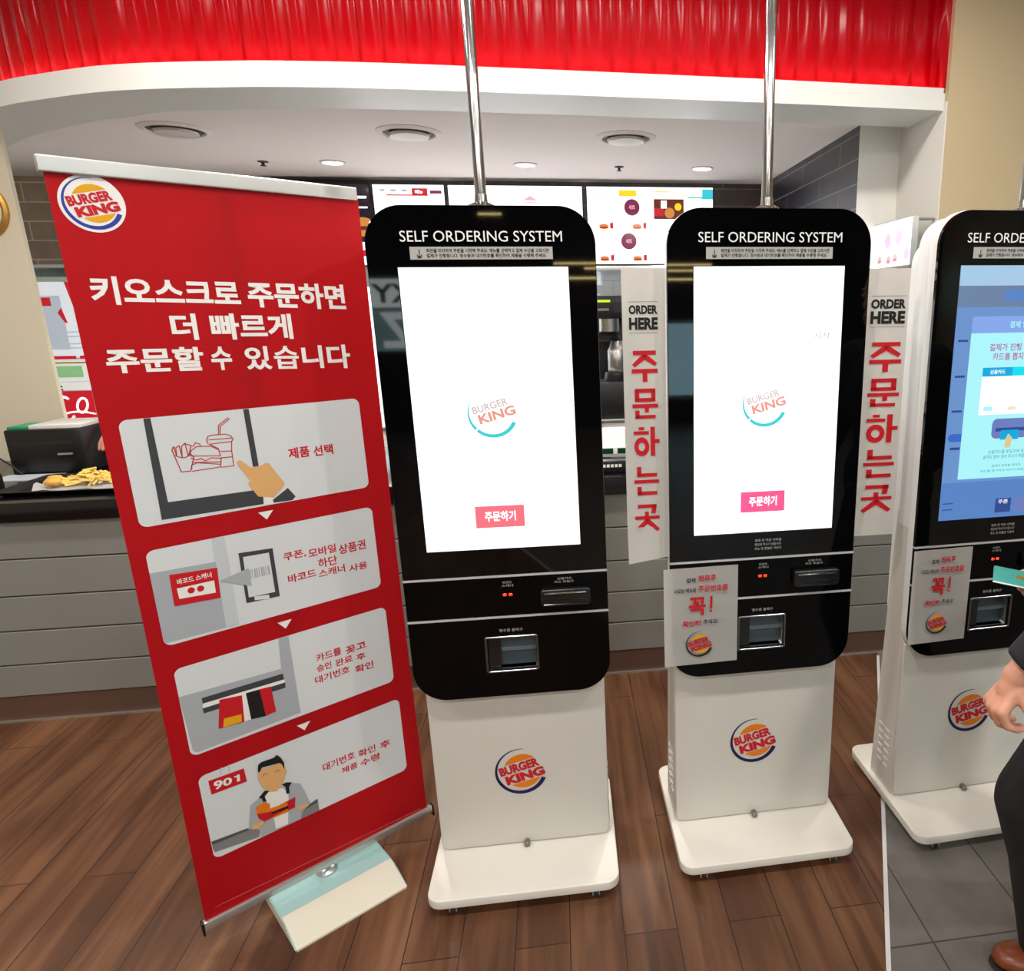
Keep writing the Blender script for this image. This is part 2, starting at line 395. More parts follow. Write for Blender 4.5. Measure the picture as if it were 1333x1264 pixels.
_b = m_corr.node_tree.nodes['Principled BSDF']; _b.inputs['Anisotropic'].default_value = 0.95; _b.inputs['Anisotropic Rotation'].default_value = 0.25
_t = m_corr.node_tree.nodes.new('ShaderNodeTangent'); _t.direction_type = 'RADIAL'; _t.axis = 'Z'; m_corr.node_tree.links.new(_t.outputs['Tangent'], _b.inputs['Tangent'])
fr = resample(FC, 0.0055); frn = normals(fr)
bm = bmesh.new(); lo, hi = [], []
s_ = 0.0; prev = fr[0]
for p, n in zip(fr, frn):
    s_ += (p-prev).length; prev = p
    ph = s_/0.0885
    d = 0.085 + 0.007*math.cos(2*math.pi*ph) + 0.0035*math.cos(4*math.pi*ph+0.8) + 0.0016*math.sin(2*math.pi*ph*3.37) + 0.003*math.sin(s_*3.1)
    lo.append(bm.verts.new((p.x+n.x*d, p.y+n.y*d, 2.488))); hi.append(bm.verts.new((p.x+n.x*d, p.y+n.y*d, 3.06)))
for i in range(len(lo)-1): bm.faces.new((lo[i], lo[i+1], hi[i+1], hi[i]))
fas = finish(bm, 'wall_fascia', m_corr, None, 60); struct(fas, 'red corrugated fascia panel')
so = fas.modifiers.new('thick', 'SOLIDIFY'); so.thickness = 0.01; so.offset = 1
# ceilings
ins = [p + n*0.28 for p, n in zip(fc, fn)]
struct(slabpoly('ceiling', [(p.x, p.y) for p in ins] + [(1.716, YB), (-4.6, YB), (-4.6, 4.7)], 2.45, 2.49, m_ceil), 'white soffit over the service counter')
struct(slabpoly('ceiling', [(-4.6, YR), (6.5, YR), (6.5, 3.3), (1.72, 3.3)] + [(p.x, p.y+0.12) for p in reversed(fc)] + [(-4.6, 4.7)], 3.05, 3.12, m_ceil), 'hall ceiling')

# ------------------------------------------------------------------ soffit fittings
m_ring = mat('fitting_ring', (206, 200, 196), 0.35); m_ringd = mat('fitting_gap', (60, 56, 52), 0.6)
m_lamp = mat('lamp_glow', (255, 250, 240), 0.5, emit=(255, 248, 236), estr=9.0)
for k, (x, y, nm) in enumerate(((-1.261, 4.768, 'leftmost, above the top right corner of the red banner'), (-0.152, 4.756, 'above the first tall kiosk'), (0.942, 4.80, 'rightmost, by the dark tiled side wall'))):
    t = thing('ceiling_downlight', 'small bright round downlight, ' + nm, 'ceiling light', (x, y, 2.45), 0, 'downlights in the soffit')
    bm = bmesh.new(); lathe(bm, [(0.072, 0.0), (0.072, -0.004), (0.06, -0.008), (0.056, -0.003), (0.056, 0.0)], 28); finish(bm, 'trim_ring', m_ring, t, 40)
    bm = bmesh.new(); lathe(bm, [(0.055, -0.001), (0.055, -0.004), (0.03, -0.007), (0.001, -0.008)], 28); finish(bm, 'lamp', m_lamp, t, 40)
    l = bpy.data.lights.new('downlight_beam', 'SPOT'); l.energy = 270; l.spot_size = 2.3; l.spot_blend = 0.9; l.shadow_soft_size = 0.05; l.color = (1, 0.96, 0.92)
    lo_ = bpy.data.objects.new('downlight_beam', l); COL.objects.link(lo_); lo_.parent = t; lo_.location = (0, 0, -0.02)
for x, y, nm in ((-1.756, 4.016, 'left of the three'), (-0.682, 3.986, 'middle of the three'), (0.389, 4.01, 'right of the three')):
    t = thing('ceiling_vent', 'round white ceiling vent with a dark gap ring, %s over the counter' % nm, 'vent', (x, y, 2.45), 0, 'round vents in the soffit')
    bm = bmesh.new(); lathe(bm, [(0.155, 0.0), (0.155, -0.003), (0.128, -0.012), (0.122, -0.006), (0.122, 0.0)], 36); finish(bm, 'outer_ring', m_ceil, t, 40)
    bm = bmesh.new(); lathe(bm, [(0.121, -0.0005), (0.121, -0.003), (0.001, -0.003)], 36); finish(bm, 'gap', m_ringd, t)
    bm = bmesh.new(); lathe(bm, [(0.086, -0.004), (0.098, -0.014), (0.092, -0.024), (0.05, -0.03), (0.001, -0.031)], 36); finish(bm, 'centre_disc', m_ring, t, 40)
for x, y, nm in ((-1.647, 4.774, 'between the left downlight and the banner top'), (0.417, 4.787, 'left of the rightmost downlight')):
    t = thing('sprinkler', 'tiny dark sprinkler head in the soffit, ' + nm, 'sprinkler', (x, y, 2.45), 0, 'sprinkler heads')
    bm = bmesh.new(); lathe(bm, [(0.03, 0), (0.028, -0.004), (0.008, -0.006), (0.008, -0.02), (0.016, -0.022), (0.016, -0.025), (0.001, -0.026)], 16); finish(bm, 'head', m_ringd, t, 40)

# ------------------------------------------------------------------ service counter
t = thing('service_counter', 'long grey panelled service counter front with a brown kickboard', 'counter', (-1.3, 2.94, 0))
bm = bmesh.new(); box(bm, -3.29, 2.86, 0.012, 0.6, 0.0, 0.845); finish(bm, 'carcass', m_groove, t)
bm = bmesh.new()
zs = [0.108, 0.247, 0.393, 0.5385, 0.690, 0.841]
for z0, z1 in zip(zs[:-1], zs[1:]): box(bm, -3.29, 2.86, 0.0, 0.02, z0+0.003, z1-0.003, 0.002, 1)
finish(bm, 'front_panel', m_ctrpanel, t)
boxobj('kickboard', m_kick, t, -3.29, 2.86, 0.003, 0.02, 0.003, 0.108)
boxobj('floor_trim', m_alu, t, -3.29, 2.86, -0.008, 0.003, 0.0, 0.006)
tag(boxobj('counter_worktop', m_slab, None, -4.59, 1.497, 2.915, 3.84, 0.845, 0.92, 0.006), 'glossy black worktop along the top of the grey counter', 'worktop')
t = thing('back_counter', 'low steel work counter along the tiled back wall', 'counter', (-1.5, 4.9, 0))
boxobj('cabinet', m_casing, t, -3.0, 2.9, -0.2, 0.44, 0.0, 0.87); boxobj('worktop', m_steel, t, -3.05, 2.95, -0.23, 0.45, 0.87, 0.9, 0.004)

# ------------------------------------------------------------------ round burger emblem
def emblem(g, cx, cz, r, base=0, disc=False, cols=None, arc_only=False):
    red, blue, orange = cols or (m_ink_red, m_ink_navy, m_ink_orange)
    L = base
    if disc: g.poly(circle(cx, cz, r*1.0, 44), disc, L+1); r = r*0.90
    c, s = math.cos(math.radians(14)), math.sin(math.radians(14))
    xf = lambda x, z: (cx + r*(x*c - z*s), cz + r*(x*s + z*c))
    # crescent: thin at the top, thick at the lower right
    g.arc(cx, cz, r, 82, 222, r*0.015, r*0.13, blue, L+2); g.arc(cx, cz, r, 222, 338, r*0.12, r*0.17, blue, L+2)
    if not arc_only:
        R = 0.74
        def bun(z0, top):
            a = math.asin(z0/R); pts = []
            for i in range(17):
                th = (a + (math.pi-2*a)*i/16)
                pts.append((0.06 + R*math.cos(th), (R*math.sin(th)) * (1 if top else -1)))
            g.poly([xf(*p) for p in pts], orange, L+2)
        bun(0.45, True); bun(0.47, False)
    g.text('BURGER', -0.80, 0.76, 0.02, 0.41, red, L+3, 0.05, xf)
    g.text('KING', -0.68, 0.86, -0.43, -0.03, red, L+3, 0.06, xf)

# ------------------------------------------------------------------ kiosks
KHW, V0, V1, V2, VT = 0.263, 0.575, 0.924, 0.8085, 1.832
e_white = screen_mat('screen_white', (255, 255, 255), 1.5); e_teal = screen_mat('screen_teal', (70, 212, 214), 1.0); e_pinkred = screen_mat('screen_pale_red', (240, 160, 146), 1.0); e_palegrey = screen_mat('screen_pale_grey', (214, 190, 190), 1.0)
e_btn_a = screen_mat('screen_button_coral', (250, 120, 134), 1.0); e_btn_b = screen_mat('screen_button_pink', (252, 92, 150), 1.0)
e_faint = screen_mat('screen_faint', (246, 244, 240), 1.1)
m_led_red = mat('red_led', (120, 10, 6), 0.3, emit=(255, 52, 24), estr=2.2)
m_cavity = mat('reader_cavity', (74, 88, 94), 0.3); m_shelfm = mat('reader_shelf', (108, 122, 126), 0.35); m_smoke = mat('smoked_gloss', (20, 22, 24), 0.08)
m_txt_hdr = mat('header_lettering', (226, 226, 224), 0.4, emit=(226, 226, 224), estr=0.12)
m_txt_dim = mat('dim_lettering', (160, 160, 158), 0.5)

m_frame = mat('dark_chrome', (120, 120, 122), .25, 1.0)
m_lock = mat('lock_metal', (132, 128, 120), .35, .6)
def make_kiosk(loc, t_, label, logo_v, pole):
    k = thing('ordering_kiosk', label, 'ordering kiosk', (loc[0], loc[1], 0), t_, 'self ordering kiosks')
    # w in the notes = towards the viewer = -Y
    # mobile foot plate with four castors
    bp = plate('foot_plate', [rrect(-.262, .262, -.150, .332, .035, .04)], 0.032, 0.060, m_foot_white_lit, k, 0.004, True)
    for cx, cy in ((-.195, -.126), (.195, -.126), (-.205, .27), (.205, .27)):
        bm = bmesh.new(); lathe(bm, [(0.014, 0.0319), (0.014, 0.028), (0.008, 0.026), (0.008, 0.022), (0.001, 0.021)], 14, (cx, cy, 0)); box(bm, cx-.011, cx-.007, cy-.012, cy+.012, .010, .030); box(bm, cx+.007, cx+.011, cy-.012, cy+.012, .010, .030)
        w = finish(bm, 'castor', m_alu, k, 40)
        bm = bmesh.new(); tube(bm, (cx-.006, cy, .015), (cx+.006, cy, .015), .015, n=18); finish(bm, 'castor_wheel', m_rubber, w, 40)
    # cabinet: a tapering-depth column, its front door a plate with rounded lower corners
    bm = bmesh.new()
    prof = [(-.245, .060), (.245, .060)]
    yb = lambda v: .200 - .055*(v-.06)/.9
    vs = []
    for v in (.060, 1.0):
        vs.append([bm.verts.new(p) for p in ((-.247, .048, v), (.247, .048, v), (.247, yb(v), v), (-.247, yb(v), v))])
    bm.faces.new(list(reversed(vs[0]))); bm.faces.new(vs[1])
    for i in range(4): bm.faces.new((vs[0][i], vs[0][(i+1) % 4], vs[1][(i+1) % 4], vs[1][i]))
    bmesh.ops.bevel(bm, geom=[e for e in bm.edges if abs(e.verts[0].co.z-e.verts[1].co.z) > .3], offset=.006, segments=3, affect='EDGES')
    finish(bm, 'cabinet', m_white, k, 40)
    door = plate('service_door', [rrect(-.2455, .2455, .0635, .60, .004, .028)], .040, .048, m_white, k, 0.003)
    g = Gfx(.040 - .0002); emblem(g, -.003, logo_v, .0745); g.build('emblem_sticker', door)
    bm = bmesh.new(); tube(bm, (0, .047, .068), (0, .022, .068), .0085, n=18); tube(bm, (0, .022, .068), (0, .019, .068), .0085, .006, n=18)
    box(bm, -.0015, .0015, .0185, .0195, .063, .073); finish(bm, 'door_lock', m_lock, door, 40)
    for sx in (-1, 1):                                            # louvres low on both cheeks
        bm = bmesh.new()
        for r_ in range(6):
            v = .135 + r_*.026
            for y0 in (.085, .125):
                x = sx*.2475; box(bm, min(x, x+sx*.0016), max(x, x+sx*.0016), y0, y0+.028, v, v+.007)
        finish(bm, 'side_louvre', m_casing, k)
    # upper casing and rear housing
    whole = rrect(-.066, .066, .652, .748, .004)
    plate('casing', [rrect(-.2625, .2625, V0+.002, VT+.001, .087, .087, 12), whole[::-1]], .012, .047, m_casing, k, 0.004)
    plate('casing_back', [rrect(-.2485, .2485, .96, VT-.006, .080, .004, 12)], .0475, .130, m_casing, k, 0.006)
    plate('rear_housing', [rrect(-.228, .228, .64, VT-.05, .075, .03, 10)], .128, .205, m_casing, k, 0.012)
    if pole:
        bm = bmesh.new(); lathe(bm, [(.030, VT-.01), (.030, VT+.006), (.022, VT+.010), (.0155, VT+.012), (.0145, VT+.03), (.001, VT+.031)], 20, (0, .045, 0)); finish(bm, 'pole_collar', m_chrome, k, 40)
    # black glass front in three panels with bright edge trims between
    screen_hole = rrect(-.196, .196, .9995, 1.6965)
    plate('glass_panel', [rrect(-KHW, KHW, V1+.003, VT, .087, 0, 12), screen_hole[::-1]], 0.0, .012, m_glass, k, 0.0012)
    plate('reader_panel', [rrect(-KHW, KHW, V2+.003, V1-.003)], 0.0, .012, m_acrylic, k, 0.0012)
    plate('lower_panel', [rrect(-KHW, KHW, V0, V2-.003, 0, .087, 12), whole[::-1]], 0.0, .012, m_acrylic, k, 0.0012)
    for v in (V1, V2): boxobj('panel_trim', m_trim, k, -KHW, KHW, -.0012, .012, v-.0028, v+.0028)
    # printed header
    g = Gfx(0); g.text('SELF ORDERING SYSTEM', -.1845, .1845, 1.7525, 1.7765, m_txt_hdr, 1, 0.0); g.build('header_lettering', k)
    g = Gfx(0); g.rect(-.165, .161, 1.7135, 1.7415, m_label, 1)
    g.stroke([(-.144, 1.735), (-.144, 1.719)], .002, m_ink_black, 2); g.stroke([(-.149, 1.723), (-.144, 1.718), (-.139, 1.723)], .002, m_ink_black, 2); g.arc(-.144, 1.7225, .0065, 200, 340, .0015, .0015, m_ink_black, 2)
    g.text('화면을 터치하여 주문을 시작해 주세요. 메뉴를 선택하고 결제 수단을 고르시면', -.128, .152, 1.7285, 1.7375, m_ink_black, 2, 0.02)
    g.text('결제가 진행됩니다. 영수증과 대기번호를 확인하여 제품을 수령해 주세요', -.128, .145, 1.7175, 1.7265, m_ink_black, 2, 0.02)
    g.build('instruction_label', k)
    g = Gfx(0); g.text('바코드', -.012, .012, .9025, .9095, m_txt_dim, 1, .01); g.text('스캐너', -.015, .015, .8935, .9005, m_txt_dim, 1, .01)
    g.text('신용카드', .130, .170, .9045, .911, m_txt_dim, 1, .01); g.text('카드 투입구', .122, .174, .8955, .902, m_txt_dim, 1, .01)
    g.text('영수증 출력구', -.030, .032, .7655, .7745, m_txt_dim, 1, .01); g.build('panel_lettering', k)
    # scanner leds
    bm = bmesh.new()
    for x in (-.0085, .0065): box(bm, x-.0048, x+.0048, -.0012, .001, .8675, .8748, .0015, 1)
    finish(bm, 'scanner_light', m_led_red, k)
    # card reader
    cr = plate('card_reader', [rrect(.085, .217, .836, .884, .008, .012)], -.020, .001, m_blackpl, k, .004)
    boxobj('card_slot', m_smoke, cr, .098, .204, -.0205, -.0185, .852, .857)
    boxobj('slot_lip', m_chrome, cr, .094, .206, -.0255, -.0195, .873, .8775, .002)
    bm = bmesh.new(); box(bm, .092, .210, -.0245, -.0195, .8385, .846, .002); finish(bm, 'reader_sill', m_smoke, cr)
    # receipt outlet: recessed window with a chrome frame
    fr_ = plate('outlet_frame', [rrect(-.0705, .0705, .647, .7535, .007), rrect(-.0645, .0645, .653, .7475, .004)[::-1]], -.004, .004, m_frame, k, .0015)
    bm = bmesh.new(); vs = [[bm.verts.new((x, y, z)) for x, z in ((-.066, .652), (.066, .652), (.066, .748), (-.066, .748))] for y in (.011, .036)]
    bm.faces.new(vs[1])
    for i in range(4): bm.faces.new((vs[0][i], vs[0][(i+1) % 4], vs[1][(i+1) % 4], vs[1][i]))
    cv = finish(bm, 'receipt_outlet', m_cavity, k)
    boxobj('outlet_shelf', m_shelfm, cv, -.030, .066, .020, .0355, .700, .712); boxobj('outlet_cheek', m_smoke, cv, -.066, -.032, .012, .0355, .652, .748)
    return k

def screen_plain(k, btn, faint_right):
    g = Gfx(.0015, .0002); g.rect(-.1955, .1955, 1.000, 1.696, e_white, 0); s = g.build('touch_screen', k)
    g = Gfx(.0015, .0002)
    cx, cz, r = -.005, 1.352, .061
    g.arc(cx, cz, r, 150, 222, .001, .0075, e_teal, 1); g.arc(cx, cz, r, 226, 335, .008, .010, e_teal, 1)
    c, s_ = math.cos(math.radians(15)), math.sin(math.radians(15)); xf = lambda x, z: (cx + r*(x*c-z*s_), cz + r*(x*s_+z*c))
    g.text('BURGER', -.74, .72, .16, .46, e_palegrey, 1, .025, xf); g.text('KING', -.62, .90, -.30, .10, e_pinkred, 1, .04, xf)
    g.build('screen_emblem', s)
    g = Gfx(.0015, .0002); g.rect(-.067, .056, 1.0575, 1.115, btn, 1); g.text('주문하기', -.044, .034, 1.074, 1.101, e_white, 2, .03); g.build('order_button', s)
    g = Gfx(.0015, .0002)
    if faint_right:
        g.text('주문하기', .075, .17, 1.545, 1.56, e_faint, 1); g.text('시작', .12, .165, 1.515, 1.532, e_palegrey, 1)
    else: g.text('주문', -.14, -.10, 1.46, 1.472, e_faint, 1)
    g.build('faint_caption', s)

def screen_popup(k):
    E = screen_mat
    blue = E('scr_dim_blue', (112, 154, 214), .9); blue2 = E('scr_blue_low', (92, 138, 206), .9); grey = E('scr_dim_grey', (116, 140, 176), .85); top = E('scr_top_pale', (170, 206, 236), .95)
    pale = E('scr_popup_cyan', (172, 246, 252), 1.0); hdr = E('scr_popup_header', (138, 170, 240), .95); cy = E('scr_cyan', (0, 170, 226), 1.0); cy2 = E('scr_aqua', (0, 222, 244), 1.0); wh = E('scr_white', (252, 254, 252), 1.1)
    mag = E('scr_magenta', (190, 110, 176), .9); prn = E('scr_printer', (112, 132, 200), .9); dk = E('scr_dark_blue', (52, 84, 160), .8); skin = E('scr_skin', (226, 206, 150), .95); txt = E('scr_text', (84, 130, 150), .8); btnb = E('scr_pill', (64, 112, 206), .9)
    g = Gfx(.0015, .0002)
    g.rect(-.1955, .1955, 1.000, 1.696, blue, 0); s = g.build('touch_screen', k)
    g = Gfx(.0015, .0002)
    g.rect(-.1955, .1955, 1.645, 1.696, top, 1); g.rect(-.1955, .1955, 1.59, 1.645, grey, 1); g.rect(-.06, .06, 1.605, 1.635, blue2, 2)
    g.rect(-.1955, .1955, 1.000, 1.11, blue2, 1)
    for v in (1.50, 1.405, 1.31): g.rect(-.185, -.155, v, v+.006, dk, 2); g.rect(.155, .185, v, v+.006, dk, 2)
    g.poly(rrect(-.189, -.13, 1.228, 1.25, .011), btnb, 2); g.rect(-.18, -.15, 1.205, 1.212, dk, 2)
    for v in (1.048, 1.030): g.rect(-.187, -.155, v, v+.003, dk, 2)
    for i in range(3): g.rect(-.02+i*.06, .03+i*.06, 1.014, 1.056, (dk, prn, dk)[i], 2)
    g.text('쿠폰', -.012, .02, 1.04, 1.052, wh, 3)
    g.build('menu_backdrop', s)
    g = Gfx(.0015, .0002)
    g.rect(-.148, .148, 1.119, 1.523, pale, 4); g.rect(-.148, .148, 1.522, 1.566, hdr, 4); g.text('결제 안내', -.035, .035, 1.535, 1.553, pale, 5, .015)
    g.text('결제가 진행 중입니다', -.089, .089, 1.474, 1.494, mag, 5, .02); g.text('카드를 뽑지 마세요', -.077, .077, 1.449, 1.469, mag, 5, .02)
    g.rect(-.103, -.012, 1.406, 1.430, cy, 5); g.rect(-.012, .103, 1.406, 1.430, cy2, 5); g.text('신용카드', -.080, -.034, 1.412, 1.424, wh, 6, .02)
    g.rect(-.103, .103, 1.300, 1.406, wh, 5); g.poly(rrect(-.090, -.062, 1.311, 1.323, .004), pale, 6); g.rect(-.015, .01, 1.312, 1.321, E('scr_sand', (240, 226, 206), 1), 6)
    g.poly(rrect(-.057, .057, 1.232, 1.288, .015), prn, 5); g.rect(-.045, .045, 1.252, 1.262, dk, 6); g.rect(-.028, .028, 1.228, 1.255, cy, 7); g.poly([(-.012, 1.205), (.006, 1.205), (.01, 1.232), (-.004, 1.245), (-.012, 1.228)], skin, 8)
    g.text('신용카드를 투입구에 넣어', -.061, .061, 1.188, 1.199, txt, 5, .0); g.text('끝까지 밀어 넣어 주시기 바랍니다', -.075, .075, 1.174, 1.185, txt, 5, .0)
    g.text('결제가 완료될 때까지', -.045, .045, 1.150, 1.157, txt, 5, .0); g.text('카드를 제거하지 마시기 바랍니다', -.079, .079, 1.136, 1.143, txt, 5, .0)
    g.build('payment_popup', s)

def sub_label(k):
    g = Gfx(0)
    for s, v in (('결제 전 주문 내역을', .972), ('확인해 주시기 바랍니다', .960), ('취소 및 환불은 카운터', .948)): g.text(s, -.026, .050, v, v+.008, m_txt_dim, 1, .01)
    g.build('screen_footnote', k)

kiosk_a = make_kiosk((-0.1668, 1.8034), -0.005, 'white ordering kiosk with black glass front and blank white screen, nearest the red banner', .306, True)
kiosk_b = make_kiosk((0.5321, 1.8211), 0.012, 'white ordering kiosk between two paper Order Here signs, its screen blank white', .322, True)
kiosk_c = make_kiosk((1.2430, 1.8371), 0.044, 'white ordering kiosk at the right edge with a blue lit menu screen', .346, True)
screen_plain(kiosk_a, e_btn_a, False); screen_plain(kiosk_b, e_btn_b, True); screen_popup(kiosk_c)
sub_label(kiosk_b); sub_label(kiosk_c)
for x, y, nm in ((-0.1666, 1.848, 'the kiosk nearest the red banner'), (0.5310, 1.866, 'the kiosk between the paper signs'), (1.2410, 1.882, 'the kiosk with the blue screen')):
    bm = bmesh.new(); tube(bm, (x, y, VT+.031), (x, y, 3.03), .0135, n=24); lathe(bm, [(.045, 3.049), (.045, 3.04), (.02, 3.028), (.0135, 3.026)], 24, (x, y, 0))
    tag(finish(bm, 'ceiling_pole', m_chrome, None, 40), 'slim chrome pole rising to the ceiling from ' + nm, 'pole', 'chrome poles above the kiosks')

# ------------------------------------------------------------------ paper notices and vertical signs on the kiosks
def place(o, kx, ky, kt): o.location = (kx, ky, 0); o.rotation_euler = (0, 0, kt)
def notice(kx, ky, kt, u0, u1, v0, v1, label):
    t = thing('paper_notice', label, 'notice', (kx, ky, 0), kt, 'paper notices on the kiosks')
    bm = bmesh.new(); nx, nz = 8, 10; grid = []
    for j in range(nz+1):
        for i in range(nx+1):
            a, b_ = i/nx, j/nz
            y = -.0035 - .004*max(0, (.16-a))/.16 - .004*max(0, .2-b_)/.2*(1-a) - .0012*math.sin(a*5)
            grid.append(bm.verts.new((u0+(u1-u0)*a, y, v0+(v1-v0)*b_)))
    for j in range(nz):
        for i in range(nx): bm.faces.new([grid[j*(nx+1)+i], grid[j*(nx+1)+i+1], grid[(j+1)*(nx+1)+i+1], grid[(j+1)*(nx+1)+i]])
    bmesh.ops.solidify(bm, geom=bm.faces[:], thickness=.0004)
    p = finish(bm, 'sheet', m_paper, t, 60)
    W, H_ = u1-u0, v1-v0; X = lambda a: u0 + W*a; Z = lambda b_: v0 + H_*b_
    g = Gfx(-.0085, .0003)
    g.text('결제', X(.30), X(.42), Z(.855), Z(.90), m_ink_black, 1, .02); g.text('완료후', X(.46), X(.70), Z(.865), Z(.925), m_ink_red, 1, .03)
    g.text('나오는 메뉴와', X(.14), X(.43), Z(.755), Z(.80), m_ink_black, 1, .02); g.text('주문번호를', X(.46), X(.86), Z(.755), Z(.82), m_ink_red, 1, .02)
    g.text('꼭', X(.33), X(.56), Z(.515), Z(.705), m_ink_red, 1, .028); g.stroke([(X(.635), Z(.70)), (X(.63), Z(.585))], W*.03, m_ink_red, 1); g.poly(circle(X(.628), Z(.555), W*.018, 10), m_ink_red, 1)
    g.text('확인해', X(.25), X(.49), Z(.405), Z(.465), m_ink_red, 1, .03); g.text('주세요!', X(.53), X(.73), Z(.42), Z(.468), m_ink_black, 1, .015)
    emblem(g, X(.475), Z(.215), W*.185, cols=(m_ink_red, m_ink_black, m_ink_yellow)); g.build('print', p)
    return t
notice(0.5321, 1.8211, .012, -.2825, -.0725, .620, .9105, 'white paper notice taped to the lower left of the kiosk between the two paper signs')
notice(1.2430, 1.8371, .044, -.267, -.079, .6245, .9165, 'white paper notice taped to the kiosk with the blue screen')

def hangul(g, ch, x0, x1, z0, z1, m):
    W, H_ = x1-x0, z1-z0; X = lambda a: x0 + W*a; Z = lambda b: z0 + H_*b
    def R(a0, a1, b0, b1): g.rect(X(a0), X(a1), Z(b0), Z(b1), m, 1)
    def Q(*p): g.poly([(X(a), Z(b)) for a, b in p], m, 1)
    if ch == '주': R(.06, .94, .86, 1); Q((.40,.87),(.60,.87),(.98,.60),(.90,.50),(.52,.70)); Q((.60,.87),(.40,.87),(.02,.56),(.12,.47),(.52,.72)); R(0, 1, .28, .42); R(.42, .60, 0, .29)
    elif ch == '문': R(.1, .9, .86, 1); R(.1, .9, .56, .69); R(.1, .27, .6, .95); R(.73, .9, .6, .95); R(0, 1, .36, .49); R(.48, .64, .2, .37); R(.1, .27, 0, .28); R(.1, .9, 0, .12)
    elif ch == '하':
        R(.22, .44, .9, 1); R(.02, .62, .74, .86)
        for i in range(14):
            a0, a1 = 2*math.pi*i/14, 2*math.pi*(i+1)/14
            Q(*[(.33+.30*r*math.cos(a), .33+.33*r*math.sin(a)) for r, a in ((1, a0), (1, a1), (.45, a1), (.45, a0))])
        R(.68, .86, 0, 1); R(.84, 1.04, .44, .58)
    elif ch == '는': R(.12, .29, .68, 1); R(.12, .92, .64, .77); R(0, 1, .42, .54); R(.12, .29, 0, .3); R(.12, .92, 0, .13)
    elif ch == '곳': R(.12, .88, .87, 1); Q((.70,1),(.88,1),(.84,.66),(.66,.66)); R(.40, .56, .55, .74); R(0, 1, .46, .58); Q((.42,.46),(.58,.46),(1.0,.10),(.9,0),(.5,.28)); Q((.58,.46),(.42,.46),(.0,.10),(.10,0),(.5,.28))
def order_sign(kx, ky, kt, u0, u1, v0, v1, w, order, here, cols, rows, skew, label):
    t = thing('order_here_sign', label, 'sign', (kx, ky, 0), kt, 'paper Order Here signs beside the middle kiosk')
    bm = bmesh.new(); nz = 14; L_, R_ = [], []
    for j in range(nz+1):
        b_ = j/nz; curl = -.016*max(0, .12-b_)/.12
        z = v0+(v1-v0)*b_
        L_.append(bm.verts.new((u0, w+curl*(1 if skew < 0 else .3), z + (skew if j == 0 and skew < 0 else 0)))); R_.append(bm.verts.new((u1, w+curl*.3, z)))
    for j in range(nz): bm.faces.new((L_[j], R_[j], R_[j+1], L_[j+1]))
    bmesh.ops.solidify(bm, geom=bm.faces[:], thickness=.0012)
    p = finish(bm, 'card_strip', m_paper, t, 50)
    g = Gfx(w-.0022, .0003)
    g.text('ORDER', cols[0], cols[1], order[0], order[1], m_ink_black, 1, .045); g.text('HERE', cols[0], cols[1], here[0], here[1], m_ink_black, 1, .05)
    g.rect(cols[0], cols[1], here[0]-.0085, here[0]-.0075, m_ink_black, 1); g.rect(cols[0], cols[1], order[1]+.0075, order[1]+.0085, m_ink_black, 1)
    for ch, (a, b_) in zip('주문하는곳', rows): hangul(g, ch, cols[0]+.004, cols[1]-.002, a, b_, m_ink_red)
    g.build('lettering', p); return t
order_sign(0.5321, 1.8211, .012, -.3735, -.2635, .937, 1.694, .03, (1.584, 1.606), (1.546, 1.576), (-.3565, -.2835), [(1.415, 1.494), (1.32, 1.398), (1.22, 1.298), (1.114, 1.192), (1.011, 1.088)], -.012, 'white card sign with red Korean lettering on the left side of the middle kiosk')
order_sign(0.5321, 1.8211, .012, .2665, .399, .957, 1.692, .045, (1.589, 1.614), (1.55, 1.583), (.292, .390), [(1.422, 1.502), (1.328, 1.405), (1.227, 1.306), (1.127, 1.208), (1.024, 1.105)], 0, 'white card sign with red Korean lettering on the right side of the middle kiosk')

